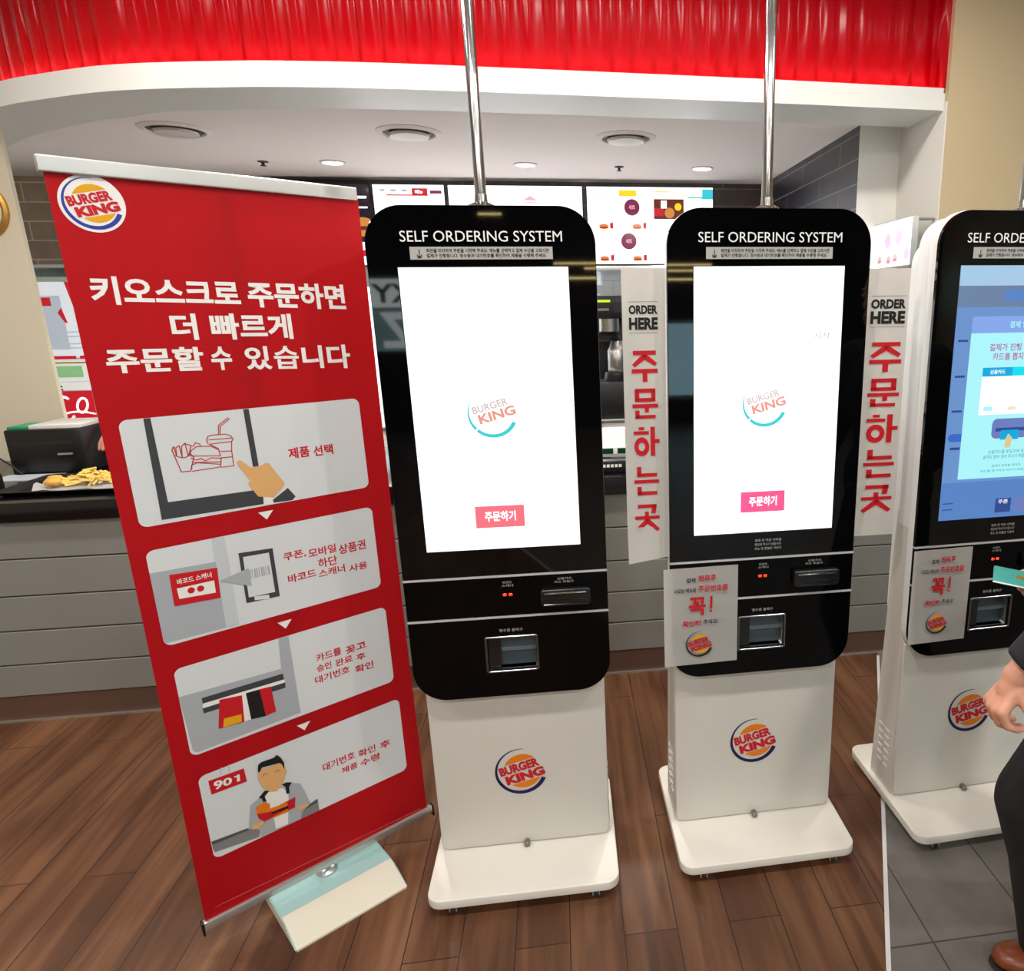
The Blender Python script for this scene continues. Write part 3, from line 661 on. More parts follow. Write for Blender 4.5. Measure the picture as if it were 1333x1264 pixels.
# ------------------------------------------------------------------ red banner stand
PIC={'food':[[(-0.183,1.304),(-0.173,1.252),(-0.155,1.251),(-0.144,1.281),(-0.148,1.289)],[(-0.183,1.304),(-0.179,1.311),(-0.176,1.289),(-0.175,1.308),(-0.168,1.312),(-0.166,1.285),(-0.164,1.309),(-0.156,1.316),(-0.154,1.285),(-0.145,1.309),(-0.157,1.315)],[(-0.181,1.292),(-0.17,1.285),(-0.162,1.283),(-0.148,1.289)],[(-0.151,1.287),(-0.147,1.297),(-0.135,1.305),(-0.106,1.302),(-0.092,1.291),(-0.091,1.277),(-0.149,1.285)],[(-0.142,1.306),(-0.136,1.314),(-0.128,1.31),(-0.127,1.305)],[(-0.15,1.28),(-0.138,1.274),(-0.131,1.277),(-0.122,1.27),(-0.11,1.275),(-0.091,1.271)],[(-0.149,1.27),(-0.092,1.263)],[(-0.152,1.255),(-0.151,1.264),(-0.139,1.268),(-0.093,1.257)],[(-0.152,1.25),(-0.094,1.251),(-0.09,1.271)],[(-0.111,1.309),(-0.113,1.317),(-0.109,1.325),(-0.1,1.327),(-0.074,1.326),(-0.063,1.321),(-0.059,1.312),(-0.063,1.307),(-0.107,1.307)],[(-0.108,1.317),(-0.06,1.315)],[(-0.087,1.328),(-0.084,1.348),(-0.077,1.353),(-0.062,1.363)],[(-0.084,1.328),(-0.081,1.345),(-0.06,1.36)],[(-0.063,1.307),(-0.066,1.285),(-0.067,1.249),(-0.092,1.25)],[(-0.089,1.287),(-0.066,1.285)],[(-0.091,1.272),(-0.066,1.271)],[(-0.109,1.307),(-0.092,1.294)]],'hand':[(-0.06,1.256),(-0.055,1.261),(-0.05,1.259),(-0.032,1.239),(-0.008,1.241),(0.002,1.246),(0.009,1.243),(0.037,1.189),(0.034,1.181),(0.006,1.157),(-0.026,1.166),(-0.041,1.195),(-0.043,1.203),(-0.037,1.207),(-0.056,1.246)],'wcuff':[(-0.014,1.164),(0.006,1.157),(0.005,1.141),(-0.015,1.143)],'cuff':[(0.004,1.151),(0.043,1.175),(0.058,1.15),(0.049,1.142),(0.006,1.144)],'barL':[(-0.224,1.384),(-0.211,1.384),(-0.209,1.188),(-0.227,1.15)],'barB':[(-0.209,1.188),(-0.034,1.183),(-0.015,1.165),(-0.017,1.145),(-0.227,1.15)],'barR':[(-0.028,1.379),(-0.016,1.379),(-0.014,1.24),(-0.027,1.24)],'vband2':[(-0.138,1.088),(-0.112,1.087),(-0.113,0.859),(-0.142,0.859)],'grey2':[(-0.27,1.033),(-0.139,1.027),(-0.116,1.007),(-0.113,0.857),(-0.267,0.86),(-0.269,0.872)],'redbox':[(-0.234,1.02),(-0.138,1.012),(-0.142,0.936),(-0.236,0.943)],'inner':[(-0.225,0.984),(-0.149,0.983),(-0.15,0.952),(-0.224,0.958)],'dot1':(-0.198,0.972),'dot2':(-0.179,0.971),'phone':[(-0.089,1.036),(-0.013,1.03),(-0.014,0.902),(-0.09,0.906)],'scr':[(-0.081,1.024),(-0.023,1.021),(-0.023,0.916),(-0.083,0.919)],'beam':[(-0.139,0.978),(-0.073,0.994),(-0.072,0.946)],'bars':[(-0.073,0.989),(-0.029,0.977),(-0.03,0.961),(-0.075,0.965)],'sub':[(-0.071,0.918),(-0.038,0.913),(-0.038,0.902),(-0.071,0.908)],'vband3':[(-0.033,0.79),(-0.009,0.789),(-0.009,0.565),(-0.046,0.569)],'grey3':[(-0.267,0.719),(-0.035,0.706),(-0.01,0.566),(-0.249,0.562),(-0.257,0.571)],'slotA':[(-0.219,0.698),(-0.036,0.692),(-0.035,0.675),(-0.219,0.683)],'slotB':[(-0.221,0.671),(-0.034,0.666),(-0.035,0.651),(-0.221,0.657)],'slotW':[(-0.219,0.683),(-0.035,0.675),(-0.034,0.666),(-0.221,0.671)],'cred':[(-0.184,0.679),(-0.135,0.671),(-0.14,0.598),(-0.197,0.604)],'cyel':[(-0.182,0.626),(-0.143,0.621),(-0.146,0.601),(-0.187,0.603)],'cwh':[(-0.135,0.671),(-0.126,0.671),(-0.125,0.598),(-0.14,0.598)],'cblk':[(-0.126,0.673),(-0.095,0.671),(-0.091,0.593),(-0.124,0.598)],'cred2':[(-0.095,0.671),(-0.068,0.668),(-0.066,0.595),(-0.091,0.593)],'sign901':[(-0.239,0.476),(-0.16,0.472),(-0.158,0.432),(-0.238,0.436)],'wire1':[(-0.209,0.499),(-0.21,0.479)],'wire2':[(-0.191,0.499),(-0.192,0.478)],'t901':[(-0.229,0.471),(-0.168,0.462),(-0.17,0.44),(-0.231,0.442)],'face':[(-0.131,0.448),(-0.071,0.447),(-0.065,0.415),(-0.079,0.386),(-0.096,0.37),(-0.112,0.377),(-0.126,0.397),(-0.133,0.425)],'hair':[(-0.131,0.449),(-0.128,0.466),(-0.12,0.471),(-0.09,0.469),(-0.082,0.474),(-0.074,0.462),(-0.068,0.443),(-0.07,0.424),(-0.074,0.442),(-0.079,0.448),(-0.12,0.455),(-0.128,0.444)],'torso':[(-0.174,0.298),(-0.161,0.361),(-0.14,0.372),(-0.117,0.382),(-0.078,0.375),(-0.06,0.376),(-0.038,0.363),(-0.029,0.331),(-0.021,0.29),(-0.044,0.276),(-0.051,0.247),(-0.151,0.259),(-0.151,0.28)],'shirt':[(-0.125,0.365),(-0.117,0.378),(-0.081,0.373),(-0.07,0.349),(-0.073,0.322),(-0.083,0.26),(-0.114,0.262),(-0.113,0.287)],'strapL':[(-0.14,0.373),(-0.124,0.386),(-0.111,0.381),(-0.126,0.371),(-0.123,0.354),(-0.131,0.356),(-0.133,0.368)],'strapR':[(-0.082,0.383),(-0.071,0.384),(-0.057,0.377),(-0.066,0.367),(-0.067,0.348),(-0.075,0.35),(-0.074,0.371)],'fries':[(-0.15,0.351),(-0.129,0.355),(-0.117,0.343),(-0.12,0.32),(-0.15,0.33)],'tray':[(-0.151,0.334),(-0.118,0.325),(-0.055,0.33),(-0.06,0.3),(-0.137,0.299),(-0.148,0.315)],'burger':[(-0.118,0.329),(-0.076,0.325),(-0.077,0.315),(-0.117,0.318)],'patty':[(-0.117,0.316),(-0.075,0.314),(-0.076,0.307),(-0.117,0.311)],'bun2':[(-0.12,0.301),(-0.079,0.305),(-0.076,0.296),(-0.117,0.298)],'hl':[(-0.164,0.306),(-0.139,0.304),(-0.137,0.296),(-0.153,0.287),(-0.167,0.292)],'hr':[(-0.058,0.299),(-0.029,0.298),(-0.026,0.287),(-0.049,0.283)],'eyeL':[(-0.122,0.43),(-0.117,0.435),(-0.111,0.43)],'eyeR':[(-0.093,0.426),(-0.087,0.431),(-0.081,0.423)],'ctr':[(-0.257,0.307),(-0.177,0.301),(-0.149,0.283),(-0.154,0.26),(-0.255,0.275),(-0.258,0.289)],'ctrT':[(-0.258,0.309),(-0.177,0.301),(-0.174,0.294),(-0.257,0.299)],'ctr2':[(-0.044,0.276),(-0.001,0.293),(-0.001,0.248),(-0.051,0.247)],'ctr2T':[(-0.031,0.287),(-0.002,0.294),(-0.002,0.283),(-0.041,0.278)]}
bn = thing('banner_stand', 'tall red banner stand with four step pictures, on a low white foot', 'banner', (-0.726, 1.828, 0), 0.641)
ZB, ZT, BW = .093, 1.876, .304
bm = bmesh.new(); nx, nz = 10, 24; gr = []
for j in range(nz+1):
    for i in range(nx+1):
        a, b_ = i/nx, j/nz; x = -BW + 2*BW*a
        gr.append(bm.verts.new((x + (.004*math.sin(math.pi*b_) if i == nx else -.004*math.sin(math.pi*b_) if i == 0 else 0)*-1, 0.0, ZB+(ZT-ZB)*b_)))
for j in range(nz):
    for i in range(nx): bm.faces.new([gr[j*(nx+1)+i], gr[j*(nx+1)+i+1], gr[(j+1)*(nx+1)+i+1], gr[(j+1)*(nx+1)+i]])
bmesh.ops.solidify(bm, geom=bm.faces[:], thickness=.0006)
sheet = finish(bm, 'printed_sheet', m_red, bn)
plate('top_rail', [rrect(-.312, .300, 1.866, 1.897, .003)], -.010, .012, m_alu, bn, .003)
br_ = boxobj('bottom_rail', m_alu, bn, -.309, .318, -.008, .010, .070, .0945, .003)
for x in (-.3115, .3205): boxobj('rail_cap', m_blackpl, br_, x-.0025, x+.0025, -.009, .011, .058, .0955, .001)
boxobj('back_pole', m_alu, bn, -.012, .012, .014, .034, .055, 1.875, .003)
bm = bmesh.new(); tube(bm, (0, .02, .042), (0, .02, .072), .011, n=18); lathe(bm, [(.028, .040), (.028, .046), (.020, .054), (.011, .056)], 24, (0, .02, 0)); finish(bm, 'swivel_hub', m_alu, bn, 40)
m_foot = mat('foot_pale_teal', (166, 206, 204), 0.4); m_foot2 = mat('foot_ivory', (230, 226, 208), 0.35)
bm = bmesh.new()                                               # low wedge-shaped foot
pr = [(-.164, 0.0), (-.164, .006), (-.086, .036), (-.066, .041), (.085, .041), (.10, .034), (.10, 0)]
rows = [[bm.verts.new((x, y, z)) for y, z in pr] for x in (-.152, .152)]
for i in range(len(pr)):
    f = bm.faces.new((rows[0][i], rows[1][i], rows[1][(i+1) % len(pr)], rows[0][(i+1) % len(pr)]))
    f.material_index = 0 if i in (3,) else 1
bm.faces.new(rows[0]).material_index = 1; bm.faces.new(list(reversed(rows[1]))).material_index = 1
bmesh.ops.bevel(bm, geom=[e for e in bm.edges if abs(e.verts[0].co.x-e.verts[1].co.x) < 1e-4], offset=.003, segments=2, affect='EDGES')
ft = finish(bm, 'foot', [m_foot, m_foot2], bn, 30); ft['label'] = 'low wedge foot, teal on top with an ivory front slope'
GY = -.0008
g = Gfx(GY, .0004); emblem(g, -.2365, 1.8145, .0545, disc=m_ink_white, cols=(m_ink_red, ink('ink_royal_blue', (44, 62, 156)), m_ink_yellow)); g.build('emblem', sheet)
g = Gfx(GY, .0004)
def head(s, x0, x1, zl0, zl1, zr0, zr1, bold=.033):
    def xf(x, z):
        a = (x-x0)/(x1-x0); b_ = z
        lo_, hi_ = zl0+(zr0-zl0)*a, zl1+(zr1-zl1)*a
        return x, lo_ + (hi_-lo_)*b_
    g.text(s, x0, x1, 0, 1, m_ink_white, 1, bold, xf)
head('키오스크로', -.270, .004, 1.6195, 1.676, 1.612, 1.671); head('주문하면', .020, .242, 1.612, 1.670, 1.604, 1.665)
head('더', -.142, -.092, 1.543, 1.600, 1.542, 1.599); head('빠르게', -.066, .107, 1.541, 1.599, 1.537, 1.596)
head('주문할', -.268, -.090, 1.479, 1.531, 1.474, 1.527); head('수', -.076, -.034, 1.473, 1.526, 1.472, 1.525); head('있', -.006, .050, 1.470, 1.524, 1.467, 1.522, .03); head('습', .056, .112, 1.468, 1.522, 1.465, 1.520, .022); head('니다', .120, .237, 1.466, 1.520, 1.458, 1.518)
g.build('headline', sheet)
def card(name, z0, z1, x0=-.2695, x1=.245):
    g = Gfx(GY, .0004); g.poly(rrect(x0, x1, z0, z1, .017), m_card, 1); return g
def clip(pts, x0, x1, z0, z1): return [(min(max(x, x0), x1), min(max(z, z0), z1)) for x, z in pts]
def tri(g, cx, z): g.poly([(cx-.017, z), (cx, z-.021), (cx+.017, z)], m_ink_white, 1)
P_ = PIC
g = card('step', 1.140, 1.380); B = (-.2695, .245, 1.1405, 1.3795)
for n in ('barL', 'barR', 'barB'): g.poly(clip(P_[n], *B), m_dgrey, 2)
for s in P_['food']: g.stroke(s, .0022, m_ink_food, 2)
g.poly(P_['wcuff'], m_ink_white, 3); g.poly(P_['cuff'], m_dgrey, 3); g.poly(P_['hand'], m_skinink, 4)
g.text('제품', .056, .106, 1.2455, 1.2735, m_ink_red, 2, .03); g.text('선택', .115, .164, 1.2435, 1.2705, m_ink_red, 2, .03); tri(g, -.015, 1.126); g.build('step_card', sheet)
g = card('step', .852, 1.085); B = (-.2695, .245, .8525, 1.0845)
g.poly(clip(P_['grey2'], *B), m_mgrey, 2); g.poly(clip(P_['vband2'], *B), m_lgrey, 3); g.poly(P_['redbox'], m_ink_red, 4); g.poly(P_['inner'], m_ink_white, 5)
for d in ('dot1', 'dot2'): g.poly(circle(P_[d][0], P_[d][1], .0075, 14), m_ink_red, 6)
g.text('바코드 스캐너', -.222, -.152, .992, 1.006, m_ink_white, 5, .02); g.poly(P_['phone'], m_dgrey, 4); g.poly(P_['scr'], m_card, 5); g.poly(P_['beam'], m_mgrey, 6)
g.poly(P_['sub'], m_card, 5); xs_ = P_['bars']
for i in range(9):
    x = xs_[0][0] + (xs_[1][0]-xs_[0][0])*i/8.5; g.rect(x, x+(.003, .002, .004)[i % 3], xs_[3][1], xs_[0][1], m_mgrey, 6)
for s, a, b_, z0, z1 in (('쿠폰,', .008, .062, .988, 1.010), ('모바일', .068, .138, .982, 1.006), ('상품권', .144, .216, .972, .999), ('하단', .088, .137, .948, .974), ('바코드', .011, .080, .928, .951), ('스캐너', .086, .154, .922, .944), ('사용', .164, .214, .916, .937)): g.text(s, a, b_, z0, z1, m_ink_red, 2, .022)
tri(g, -.012, .832); g.build('step_card', sheet)
g = card('step', .556, .790, -.263, .249); B = (-.263, .249, .5565, .7895)
g.poly(clip(P_['grey3'], *B), m_mgrey, 2); g.poly(clip(P_['vband3'], *B), m_mgrey, 3)
for n, m, l in (('slotA', m_dgrey, 4), ('slotB', m_dgrey, 4), ('slotW', m_ink_white, 4), ('cred', m_ink_red, 5), ('cyel', m_ink_yellow, 6), ('cwh', m_ink_white, 5), ('cblk', m_ink_black, 6), ('cred2', m_ink_red, 5)): g.poly(P_[n], m, l)
for s, a, b_, z0, z1 in (('카드를', .049, .115, .691, .714), ('꽂고', .126, .183, .686, .708), ('승인', .047, .085, .662, .683), ('완료', .095, .142, .660, .681), ('후', .152, .178, .656, .676), ('대기번호', .038, .130, .630, .652), ('확인', .145, .196, .620, .643)): g.text(s, a, b_, z0, z1, m_ink_red, 2, .022)
tri(g, -.006, .532); g.build('step_card', sheet)
g = card('step', .256, .496, -.259, .256); B = (-.259, .256, .2565, .4955)
g.poly(clip(P_['ctr'], *B), m_ctr, 2); g.poly(clip(P_['ctrT'], *B), m_ctrdark, 3); g.poly(clip(P_['ctr2'], *B), m_ctr, 2); g.poly(clip(P_['ctr2T'], *B), m_ctrdark, 3)
g.poly(P_['sign901'], m_ink_red, 2); g.stroke(P_['wire1'], .0016, m_mgrey, 2); g.stroke(P_['wire2'], .0016, m_mgrey, 2)
q = P_['t901']; 
def x901(x, z):
    lo_ = (q[3][0]+(q[2][0]-q[3][0])*x, q[3][1]+(q[2][1]-q[3][1])*x); hi_ = (q[0][0]+(q[1][0]-q[0][0])*x, q[0][1]+(q[1][1]-q[0][1])*x)
    return lo_[0]+(hi_[0]-lo_[0])*z, lo_[1]+(hi_[1]-lo_[1])*z
g.text('90', 0, .66, .08, .92, m_ink_white, 3, .03, x901)
for a0, a1, b0, b1 in ((.84, .95, .08, .92), (.75, .86, .70, .84)): g.poly([x901(a0, b0), x901(a1, b0), x901(a1, b1), x901(a0, b1)], m_ink_white, 3)
g.poly(clip(P_['torso'], *B), m_mgrey, 4); g.poly(clip(P_['shirt'], *B), m_ink_white, 5); g.poly(P_['strapL'], m_ink_black, 6); g.poly(P_['strapR'], m_ink_black, 6); g.poly(P_['face'], m_skinink, 7); g.poly(P_['hair'], m_ink_black, 8)
g.stroke(P_['eyeL'], .0016, m_ink_food, 8); g.stroke(P_['eyeR'], .0016, m_ink_food, 8)
for n, m, l in (('tray', m_ink_red, 7), ('fries', m_ink_orange, 8), ('burger', m_ink_orange, 8), ('patty', m_ink_black, 9), ('bun2', m_ink_orange, 8), ('hl', m_skinink, 9), ('hr', m_skinink, 9)): g.poly(P_[n], m, l)
g.text('대기번호', .024, .112, .366, .390, m_ink_red, 2, .022); g.text('확인', .122, .172, .361, .384, m_ink_red, 2, .022); g.text('후', .184, .216, .358, .381, m_ink_red, 2, .022)
g.text('제품', .071, .116, .334, .354, m_ink_red, 2, .022); g.text('수령', .124, .180, .330, .352, m_ink_red, 2, .022); g.build('step_card', sheet)
g = Gfx(GY, .0004); g.stroke([(-.278, .121), (.282, .101)], .0014, ink('ink_faint_pink', (206, 110, 110)), 1, 0); g.build('fine_line', sheet)

# ------------------------------------------------------------------ menu screens on the back wall
E_ = screen_mat
e_menu = E_('menu_white', (255, 253, 255), 1.8); e_maroon = E_('menu_maroon', (140, 44, 84), .9); e_yel = E_('menu_yellow', (255, 222, 40), 1.0); e_mred = E_('menu_red', (214, 40, 56), .95); e_cyan = E_('menu_cyan', (60, 206, 226), 1.0)
e_bun = E_('menu_bun', (226, 150, 70), .9); e_brown = E_('menu_brown', (120, 50, 36), .8); e_pink = E_('menu_pink', (244, 186, 200), 1.0); e_dkp = E_('menu_dark_plum', (44, 30, 48), .7); e_grey = E_('menu_grey', (190, 186, 196), .9)
def menu_screen(x0, x1, label, art, z0=1.905, z1=2.405, y=5.25):
    t = thing('menu_screen', label, 'menu screen', (0, y, 0), 0, 'menu screens above the back counter')
    plate('bezel', [rrect(x0-.006, x1+.006, z0-.008, z1+.006, .003), rrect(x0, x1, z0, z1)[::-1]], -.012, .0, m_blackpl, t, .001)
    boxobj('back_shell', m_blackpl, t, x0+.02, x1-.02, .0, .108, z0+.02, z1-.02)
    g = Gfx(-.002, .0003); g.rect(x0, x1, z0, z1, e_dkp if art == 'd' else e_menu, 0); d = g.build('display', t)
    g = Gfx(-.002, .0003)
    def food(cx, cz, k=1.0):
        g.poly(circle(cx-.03*k, cz, .032*k, 14, .013*k), e_bun, 1); g.poly(circle(cx-.028*k, cz-.012*k, .034*k, 14, .008*k), e_mred, 2)
        g.rect(cx+.014*k, cx+.036*k, cz-.018*k, cz+.02*k, e_mred, 1); g.rect(cx+.03*k, cx+.034*k, cz+.02*k, cz+.034*k, e_maroon, 1); g.rect(cx-.06*k, cx+.0*k, cz-.03*k, cz-.024*k, e_yel, 1)
    if art == 'c':
        for cx, cz in ((.538, 2.275), (.512, 2.055)):
            g.poly(circle(cx, cz, .054, 28), e_maroon, 1); g.text('세트', cx-.022, cx+.022, cz-.014, cz+.016, e_pink, 2, .03)
        for cx, cz in ((.37, 2.155), (.60, 2.155), (.37, 1.945), (.60, 1.945)): food(cx, cz)
        g.rect(.45, .57, 2.345, 2.385, e_yel, 1); g.rect(1.03, 1.105, 2.33, 2.395, e_cyan, 1); g.rect(.93, 1.03, 2.335, 2.345, e_cyan, 1); g.rect(.70, .80, 2.372, 2.38, e_yel, 1); g.rect(.88, .99, 2.35, 2.356, e_yel, 1); g.rect(.27, .36, 2.355, 2.36, e_yel, 1)
        g.rect(.69, .90, 2.20, 2.33, e_brown, 1); g.rect(.69, .76, 2.22, 2.27, e_mred, 2); g.poly(circle(.80, 2.24, .035, 16), e_bun, 2); g.poly(circle(.86, 2.28, .025, 14), e_yel, 2); g.rect(.74, .78, 2.27, 2.32, e_menu, 2)
        for i in range(4): food(.96 + .0*i, 2.06 - .0*i, .8) if i == 0 else None
    elif art == 'b':
        g.poly([(-.20, 2.315), (-.10, 2.315), (-.15, 2.345)], e_pink, 1); g.rect(-.19, -.11, 2.30, 2.306, e_pink, 1)
        for cx in (-.50, -.1, .08): food(cx, 2.02, 1.2)
    elif art == 'a':
        g.rect(x0+.08, x1-.11, 2.338, 2.346, e_mred, 1); g.rect(x0+.245, x0+.345, 2.338, 2.385, e_mred, 1); g.text('메뉴', x0+.265, x0+.315, 2.35, 2.375, e_menu, 2, .02)
        for i in range(3): g.rect(x0+.04+i*.07, x0+.075+i*.07, 2.365, 2.378, e_grey, 1)
        g.rect(x0+.36, x0+.435, 2.352, 2.372, e_maroon, 1); g.rect(x0+.26, x0+.275, 2.27, 2.282, e_grey, 1)
        for i in range(2): food(x0+.12+i*.22, 2.08)
    else:
        for cx, cz in ((x1-.06, 2.16), (x1-.30, 2.16), (x1-.54, 2.1)):
            g.poly(circle(cx, cz, .07, 18, .045), e_bun, 1); g.poly(circle(cx, cz-.03, .075, 18, .02), e_brown, 2); g.poly(circle(cx, cz-.055, .07, 18, .02), e_bun, 3)
        g.rect(x1-.12, x1-.02, 2.32, 2.335, e_menu, 1); g.rect(x1-.10, x1-.02, 2.26, 2.27, e_menu, 1); g.rect(x1-.12, x1, 1.905, 2.05, e_menu, 1); g.rect(x1-.1, x1-.03, 1.96, 2.0, e_mred, 2)
    g.build('menu_graphics', d)
menu_screen(.232, 1.105, 'lit menu screen with two maroon circles, right of the others on the back wall', 'c')
menu_screen(-.682, .199, 'mostly blank white menu screen behind the first kiosk and its chrome pole', 'b')
menu_screen(-1.160, -.708, 'narrow lit menu screen with a red header stripe, left of the blank white one', 'a')
menu_screen(-2.065, -1.185, 'dark menu screen with burger pictures, mostly hidden behind the red banner', 'd')
tag(boxobj('screen_rail', m_alu, None, .19, 1.12, 5.21, 5.25, 1.862, 1.89, .003), 'silver rail along the bottom of the right menu screen', 'rail')

# lit menu box on brackets at the right side wall
t = thing('menu_lightbox', 'lit white menu box with pink pictures on the white side wall behind the middle kiosk', 'menu screen', (1.60, 3.44, 0), -math.pi/2)
plate('box_frame', [rrect(-.215, .205, 1.775, 1.99, .004)], .0, .03, m_alu, t, .002)
g = Gfx(-.0005, .0004); g.rect(-.21, .20, 1.78, 1.985, e_menu, 0); f_ = g.build('lit_face', t)
g = Gfx(-.0005, .0004)
for cx, cz, r in ((.075, 1.905, .034), (-.04, 1.90, .034), (.165, 1.83, .028)): g.poly(circle(cx, cz, r, 22), E_('box_lilac', (230, 206, 232), 1.05), 1)
for cx, cz in ((-.02, 1.815), (.05, 1.82), (-.12, 1.82)): g.poly(circle(cx, cz, .022, 16, .016), e_pink, 1); g.poly(circle(cx, cz-.012, .024, 16, .008), E_('box_rose', (226, 130, 150), 1.0), 2)
g.build('menu_graphics', f_)
bm = bmesh.new(); tube(bm, (.195, .03, 1.975), (.195, .113, 1.975), .006, n=12); tube(bm, (-.19, .03, 1.975), (-.19, .113, 1.975), .006, n=12); tube(bm, (.195, .03, 1.80), (.195, .113, 1.80), .006, n=12); finish(bm, 'wall_bracket', m_steel, t, 40)

# ------------------------------------------------------------------ machines seen between the first two kiosks
t = thing('coffee_machine', 'dark coffee machine with steel urns on the back counter, between the first two kiosks', 'coffee machine', (.36, 4.86, .9))
boxobj('base_cabinet', m_blackpl, t, -.17, .22, -.15, .2, 0, .24, .01)
boxobj('back_column', m_blackpl, t, -.17, .22, .06, .2, .24, .66, .01)
hd = boxobj('brew_head', m_blackpl, t, -.19, .12, -.17, .2, .645, .785, .012)
g = Gfx(-.171); g.rect(-.165, -.03, .742, .757, mat('brew_led', (120, 160, 30), .4, emit=(190, 232, 40), estr=1.0), 1); g.rect(-.165, -.04, .69, .705, m_txt_dim, 1); g.rect(-.01, .05, .68, .74, m_dgrey, 1); g.build('control_strip', hd)
bm = bmesh.new(); lathe(bm, [(.001, .555), (.06, .555), (.065, .56), (.065, .64), (.06, .645), (.001, .645)], 24, (-.035, -.07, 0)); finish(bm, 'filter_basket', m_steel, t, 40)
bm = bmesh.new(); lathe(bm, [(.001, .50), (.085, .50), (.09, .51), (.09, .535), (.07, .555), (.001, .556)], 24, (-.05, -.07, 0)); finish(bm, 'basket_collar', m_blackpl, t, 40)
ur = None
bm = bmesh.new(); lathe(bm, [(.001, .30), (.058, .30), (.062, .305), (.062, .44), (.05, .455), (.04, .50), (.001, .501)], 24, (.01, -.08, 0)); finish(bm, 'steel_urn', m_steel, t, 40)
bm = bmesh.new(); lathe(bm, [(.001, .24), (.075, .24), (.08, .25), (.07, .30), (.001, .301)], 24, (0, -.08, 0)); finish(bm, 'warming_plate', m_blackpl, t, 40)
t = thing('cash_register', 'white cash register back with two small green displays, on the worktop between the kiosks', 'cash register', (.26, 3.36, .92))
bm = bmesh.new(); box(bm, -.16, .2, -.06, .16, 0, .055, .006); finish(bm, 'register_base', m_casing, t, 40)
bm = bmesh.new(); v = [bm.verts.new(p) for p in ((-.15, -.035, .055), (.19, -.035, .055), (.19, .12, .055), (-.15, .12, .055), (-.15, .04, .115), (.06, .03, .12), (.06, .12, .12), (-.15, .13, .115))]
for f in ((0, 3, 2, 1), (0, 1, 5, 4), (1, 2, 6, 5), (2, 3, 7, 6), (3, 0, 4, 7), (4, 5, 6, 7)): bm.faces.new([v[i] for i in f])
finish(bm, 'screen_back', m_casing, t)
m_vfd = mat('green_display', (10, 36, 22), .2, emit=(14, 60, 34), estr=.5)
for x0, x1 in ((-.135, -.035), (-.015, .085)):
    g = Gfx(-.0605); g.rect(x0, x1, .008, .048, m_vfd, 1); g.build('price_display', t)
t = thing('receipt_printer', 'low black receipt printer at the front of the worktop, between the first two kiosks', 'printer', (.225, 3.05, .92))
boxobj('printer_body', m_blackpl, t, -.11, .12, -.07, .09, 0, .055, .008)
g = Gfx(-.0705)
for i in range(5): g.rect(-.068+i*.017, -.056+i*.017, .027, .040, m_ink_white, 1)
g.build('printer_mark', t); boxobj('paper_mouth', m_smoke, t, -.08, .09, -.02, 0, .0545, .058)

# ------------------------------------------------------------------ left end of the worktop
t = thing('order_printer', 'black box-shaped order printer at the back of the worktop, against the cream wall', 'printer', (-2.22, 3.58, .92))
boxobj('printer_case', m_blackpl, t, -.20, .10, -.12, .14, 0, .20, .008); boxobj('front_slot', m_smoke, t, -.17, .07, -.122, -.118, .13, .15)
cd = boxobj('front_lever', m_alu, t, .0, .06, -.128, -.119, .085, .093, .001)
tag(boxobj('paper_stack', m_paper, None, -2.33, -2.125, 3.48, 3.70, 1.12, 1.136, .001), 'flat stack of white paper on top of the black order printer', 'paper')
tag(boxobj('green_slip', mat('green_card', (30, 150, 96), .5), None, -2.415, -2.335, 3.48, 3.62, 1.12, 1.131, .001), 'small green slip on the left of the black order printer top', 'paper')
m_sheet = mat('pale_blue_paper', (206, 214, 226), .6)
bm = bmesh.new(); box(bm, -2.43, -2.20, 3.33, 3.45, .9205, .924); tag(finish(bm, 'paper_sheet', m_sheet), 'pale blue paper sheet lying on the worktop behind the food tray', 'paper')
bm = bmesh.new(); pts = [(-2.47, 3.47, 1.0), (-2.40, 3.44, .965), (-2.38, 3.44, .938), (-2.37, 3.445, .927)]
for a, b_ in zip(pts[:-1], pts[1:]): tube(bm, a, b_, .004, n=8)
tag(finish(bm, 'power_cable', m_rubber, None, 60), 'short black cable on the worktop by the left picture edge', 'cable')
t = thing('food_tray', 'black serving tray with food on the worktop left of the red banner', 'tray', (-1.93, 3.17, .92))
bm = bmesh.new(); lo_ = rrect(-.25, .25, -.145, .155, .03); hi_ = rrect(-.275, .275, -.17, .18, .04)
def loop3(pts, z): return [bm.verts.new((x, y, z)) for x, y in pts]
A, B_, C_, D_ = loop3(lo_, .001), loop3(hi_, .022), loop3(rrect(-.27, .27, -.165, .175, .038), .0225), loop3(rrect(-.246, .246, -.141, .151, .028), .005)
for p, q in ((A, B_), (B_, C_), (C_, D_)):
    for i in range(len(p)): bm.faces.new((p[i], p[(i+1) % len(p)], q[(i+1) % len(p)], q[i]))
bm.faces.new(list(reversed(A))); bm.faces.new(D_)
finish(bm, 'tray_body', m_blackpl, t, 40)
bm = bmesh.new(); nn = 9; gr = [[bm.verts.new((-2.09+.36*i/nn, 3.06+.17*j/nn, .932+.003*math.sin(i*1.7)*math.cos(j*1.3)+(.03 if i in (0,) else 0)*abs(math.sin(j)))) for i in range(nn+1)] for j in range(nn+1)]
for j in range(nn):
    for i in range(nn): bm.faces.new((gr[j][i], gr[j][i+1], gr[j+1][i+1], gr[j+1][i]))
bmesh.ops.solidify(bm, geom=bm.faces[:], thickness=.0006)
tag(finish(bm, 'wrapping_paper', m_paper, None, 60), 'crumpled white wrapping paper under the fries on the black tray', 'paper')
m_fry = mat('fried_potato', (246, 212, 116), .6, noise=.15, nscale=60); m_nug = mat('nugget_crumb', (226, 172, 80), .7, noise=.2, nscale=90)
bm = bmesh.new()
